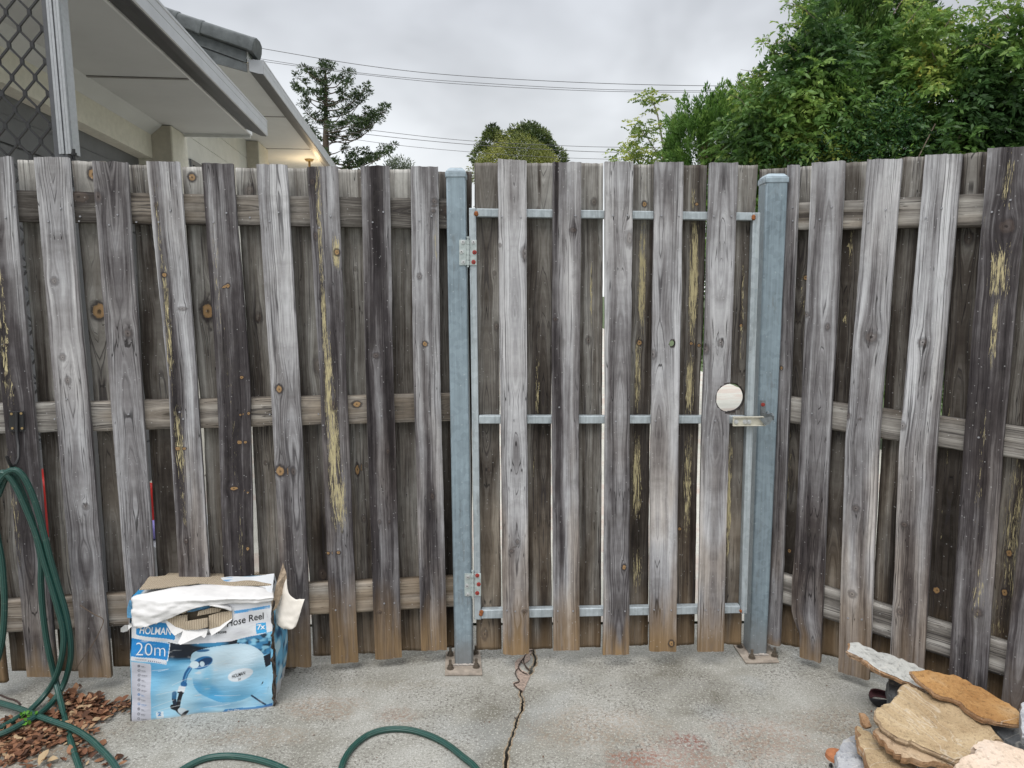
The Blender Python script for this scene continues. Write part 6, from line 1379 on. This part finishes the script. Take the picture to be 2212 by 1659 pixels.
def stone(label, outline, z0, tilt, thick, mat, ref=None, edge=None, seed=0, ragged=.004, lean=(0, 0)):
    """flat stone: top face outline measured on a tilted plane through height z0 at `ref`"""
    pts = [L8(x, y) for x, y in outline]; cx, cy_ = ref and L8(*ref) or (sum(p[0] for p in pts)/len(pts), sum(p[1] for p in pts)/len(pts))
    P0 = on_z(cx, cy_, z0); n = np.array([tilt[0], tilt[1], 1.]); n /= np.linalg.norm(n)
    Q = [on_plane(x, y, P0, n) for x, y in pts]; r = random.Random(seed+len(outline)); out = []
    ragged *= 1.7
    for i in range(len(Q)):
        a, b = Q[i], Q[(i+1) % len(Q)]; m = max(2, int(np.linalg.norm(b-a)/.016)); d = (b-a)/max(1e-6, np.linalg.norm(b-a)); s = np.cross(n, d)
        for k in range(m):
            t = k/m; j = ragged*(math.sin(math.pi*t)*mnoise.noise(Vector((i*3.1+t*3, seed, 0)))*1.4+r.choice((-1, -.4, 0, .3, .7))*.45); out.append(a+(b-a)*t+s*j)
    c = sum(out)/len(out); V = []; F = []; k = len(out); rings = []
    dn = np.array([lean[0], lean[1], -1.])
    def ring(scale, off, jit):
        i0 = len(V)
        for q in out: 
            p = c+(q-c)*scale+off+n*0; h_ = mnoise.noise(Vector(tuple(map(float, p*9+seed))))+.5*mnoise.noise(Vector(tuple(map(float, p*31+seed)))); V.append(p+n*h_*jit+(np.array([r.uniform(-1, 1), r.uniform(-1, 1), 0])*.0015 if jit else 0))
        return i0
    R_ = []
    for s_ in (.12, .3, .5, .7, .86, .95): R_.append(ring(s_, 0, .010))
    R_.append(ring(.99, n*-.001, .006)); top_n = len(R_)
    R_.append(ring(.997, -n*thick*.22, .006)); R_.append(ring(1.022, -n*thick*.30, .004)); R_.append(ring(1.015, -n*thick*.55, .004)); R_.append(ring(.985, -n*thick*.62, .004)); R_.append(ring(.99, -n*thick*.85, .004)); R_.append(ring(.95, -n*thick, .002))
    V.append(c); V.append(c-n*thick); mi = []
    for i in range(k): F.append((R_[0]+i, R_[0]+(i+1) % k, len(V)-2)); mi.append(0)
    for j in range(len(R_)-1):
        for i in range(k): F.append((R_[j]+i, R_[j+1]+i, R_[j+1]+(i+1) % k, R_[j]+(i+1) % k)); mi.append(0 if j < top_n-1 else 1)
    for i in range(k): F.append((R_[-1]+i, R_[-1]+(i+1) % k, len(V)-1)); mi.append(1)
    o = link('flat_stone', mesh_np('flat_stone', np.array(V), F, mi), [mat, edge or mat]); bm = bmesh.new(); bm.from_mesh(o.data); bmesh.ops.recalc_face_normals(bm, faces=bm.faces); bm.to_mesh(o.data); bm.free()
    o.data.polygons.foreach_set('use_smooth', [True]*len(o.data.polygons)); o.data.set_sharp_from_angle(angle=R(24))
    return tag(o, label, 'stone', 'stones in the pile')
stone('blue-grey rough stone at the left foot of the stone pile', [(690, 1250), (715, 1200), (745, 1155), (800, 1120), (830, 1102), (880, 1120), (960, 1180), (1020, 1300), (1040, 1480), (740, 1480), (705, 1380), (700, 1310)], .060, (.08, -.08), .045, M_blue, seed=1, ragged=.007)
stone('brown layered flat stone overlapping the blue-grey one in the pile', [(860, 1045), (880, 1042), (905, 1068), (960, 1085), (1010, 1120), (1100, 1200), (1200, 1280), (1330, 1335), (1345, 1480), (1010, 1480), (960, 1370), (915, 1250), (880, 1200), (868, 1140)], .105, (.12, -.12), .030, M_tan, seed=2, edge=M_edge, ragged=.006)
stone('small pointed brown shard standing at the left of the pile', [(884, 932), (905, 935), (935, 962), (965, 1000), (975, 1040), (940, 1047), (912, 1035), (895, 990)], .11, (.2, -.4), .012, M_edge, seed=3, ragged=.003)
stone('thin brown flat stone directly under the big tan top stone', [(985, 1085), (1000, 1050), (1060, 1040), (1200, 1100), (1500, 1200), (1700, 1300), (1640, 1372), (1560, 1350), (1490, 1335), (1380, 1322), (1250, 1312), (1210, 1280), (1160, 1235), (1080, 1180), (1045, 1150)], .140, (.08, -.18), .022, stone_mat('brown_flat_stone', (.28, .19, .12), (.42, .31, .20), (.50, .40, .30)), seed=4, edge=M_edge, ragged=.007)
stone('pale stone only just showing at the bottom edge under the pile', [(1380, 1325), (1500, 1335), (1660, 1375), (1800, 1400), (1800, 1600), (1340, 1600), (1350, 1380)], .10, (.05, -.1), .03, M_greyst, seed=5)
stone('dark grey stone edge beneath the orange slab at the right', [(1890, 985), (1960, 1000), (2060, 1030), (2240, 1040), (2300, 1100), (2260, 1190), (2110, 1185), (2050, 1140), (2000, 1100)], .13, (.05, -.15), .05, M_dkst, seed=6)
stone('dark grey stone propped under the tip of the long pale slab', [(1108, 652), (1180, 650), (1265, 690), (1290, 740), (1220, 800), (1150, 815), (1120, 750)], .11, (.1, -.1), .05, M_dkst, seed=7)
stone('long pale grey slab leaning toward the right fence at the top of the pile', [(785, 420), (800, 385), (820, 360), (870, 358), (900, 380), (960, 408), (1025, 440), (1090, 457), (1160, 485), (1230, 503), (1330, 545), (1405, 580), (1520, 690), (1490, 780), (1440, 765), (1380, 735), (1285, 690), (1180, 645), (1090, 610), (985, 560), (940, 520), (905, 488), (850, 465), (795, 440)], .195, (.2, -.22), .020, M_greyst, seed=8, edge=M_edge, ref=(1100, 540), ragged=.005)
stone('rusty orange slab with a pointed left end lying over the pale slab', [(1288, 605), (1310, 590), (1400, 584), (1480, 595), (1560, 615), (1700, 642), (1740, 660), (1800, 705), (1940, 762), (2060, 842), (2120, 880), (2175, 925), (2190, 980), (2188, 1035), (2060, 1022), (1990, 1005), (1890, 990), (1800, 940), (1700, 850), (1600, 800), (1480, 772), (1420, 715), (1340, 650)], .205, (.1, -.2), .020, M_orange, seed=9, edge=M_edge, ref=(1700, 800), ragged=.004)
stone('largest tan slab lying on top of the stone pile', [(1238, 712), (1270, 703), (1310, 725), (1360, 745), (1425, 772), (1480, 772), (1560, 792), (1640, 805), (1720, 825), (1752, 850), (1780, 905), (1840, 945), (1900, 992), (1960, 1060), (2040, 1145), (1960, 1165), (1850, 1230), (1800, 1262), (1740, 1300), (1660, 1312), (1560, 1275), (1500, 1255), (1330, 1192), (1270, 1170), (1190, 1142), (1130, 1100), (1080, 1062), (1040, 1010), (1008, 968), (1012, 910), (1045, 885), (1120, 850), (1190, 782), (1215, 735)], .172, (.05, -.2), .024, M_tan, seed=10, edge=stone_mat('dark_tan_edge', (.22, .15, .09), (.34, .25, .16), (.40, .32, .24), 90), ragged=.005)
stone('pale pinkish stone nearest the camera at the lower right corner', [(1645, 1350), (1700, 1310), (1800, 1262), (1830, 1240), (1805, 1215), (1822, 1185), (1870, 1155), (1930, 1143), (2000, 1150), (2080, 1180), (2200, 1230), (2330, 1300), (2330, 1560), (1700, 1560), (1650, 1420)], .20, (.0, -.2), .03, M_pink, seed=11, ragged=.006)
stone('whitish grey stone cut off by the right edge of the picture', [(2182, 860), (2200, 845), (2260, 850), (2300, 1000), (2260, 1110), (2205, 1100), (2190, 1000), (2180, 920)], .22, (-.1, -.2), .04, M_blue, seed=12)
# folded dark cloth and bits at the foot of the pile
M_cloth = plain('maroon_cloth', (.055, .014, .018), .85, 0, .3, 120, .001); M_clothd = plain('dark_cloth_underside', (.014, .015, .020), .9)
CL = empty('folded_cloth', on_z(*L8(1050, 830)), 'folded dark maroon cloth poking out from under the stone pile', 'cloth')
def fold(rows, mat, nm):
    rr = [[on_z(*L8(x, y), z) for x, y, z in r] for r in rows]; g_ = [spline([r[i] for r in rr], 4) for i in range(len(rr[0]))]; g2 = [spline([row[i] for row in g_], 4) for i in range(len(g_[0]))]
    n0, n1_ = len(g2), len(g2[0]); V = np.array(g2).reshape(-1, 3); i_ = np.arange(n0*n1_).reshape(n0, n1_); F = np.stack([i_[:-1, :-1], i_[1:, :-1], i_[1:, 1:], i_[:-1, 1:]], -1).reshape(-1, 4)
    o = link(nm, mesh_np(nm, V, F), mat, CL, True); md = o.modifiers.new('thickness', 'SOLIDIFY'); md.thickness = .004; return o
fold([[(952, 790, .03), (965, 758, .055), (1010, 748, .062), (1080, 765, .06), (1150, 790, .06), (1220, 800, .05)], [(960, 800, .045), (980, 775, .05), (1020, 772, .045), (1080, 785, .045), (1150, 805, .045), (1220, 815, .045)], [(975, 820, .04), (1000, 800, .05), (1040, 802, .055), (1090, 812, .055), (1150, 825, .05), (1220, 840, .045)]], M_cloth, 'upper_fold')
fold([[(952, 792, .03), (975, 822, .04), (1030, 835, .045), (1080, 838, .045), (1150, 845, .045), (1220, 855, .04)], [(962, 830, .012), (985, 855, .02), (1020, 868, .02), (1060, 875, .02), (1120, 880, .02), (1220, 890, .02)], [(985, 860, .002), (1010, 880, .002), (1040, 895, .002), (1080, 900, .002), (1140, 905, .002), (1220, 915, .002)]], M_clothd, 'lower_fold')
m_ = MB(); c = on_z(*L8(692, 1300), .0); m_.cyl(c, c+np.array([0, 0, .012]), .032, 20, r2=.030); m_.cyl(c+np.array([0, 0, .0121]), c+np.array([0, 0, .014]), .027, 20, r2=.020)
tag(m_.build('terracotta_saucer', plain('terracotta', (.36, .14, .06), .8, 0, .25, 60), smooth=True), 'small round terracotta piece peeking out left of the blue-grey stone', 'saucer')
m_ = MB(); c = on_z(*L8(648, 1365), .006); m_.cyl(c, c+np.array([0, 0, .006]), .006, 10, r2=.004); tag(m_.build('pebble', M_black, smooth=True), 'tiny black pebble on the concrete left of the stone pile', 'pebble')
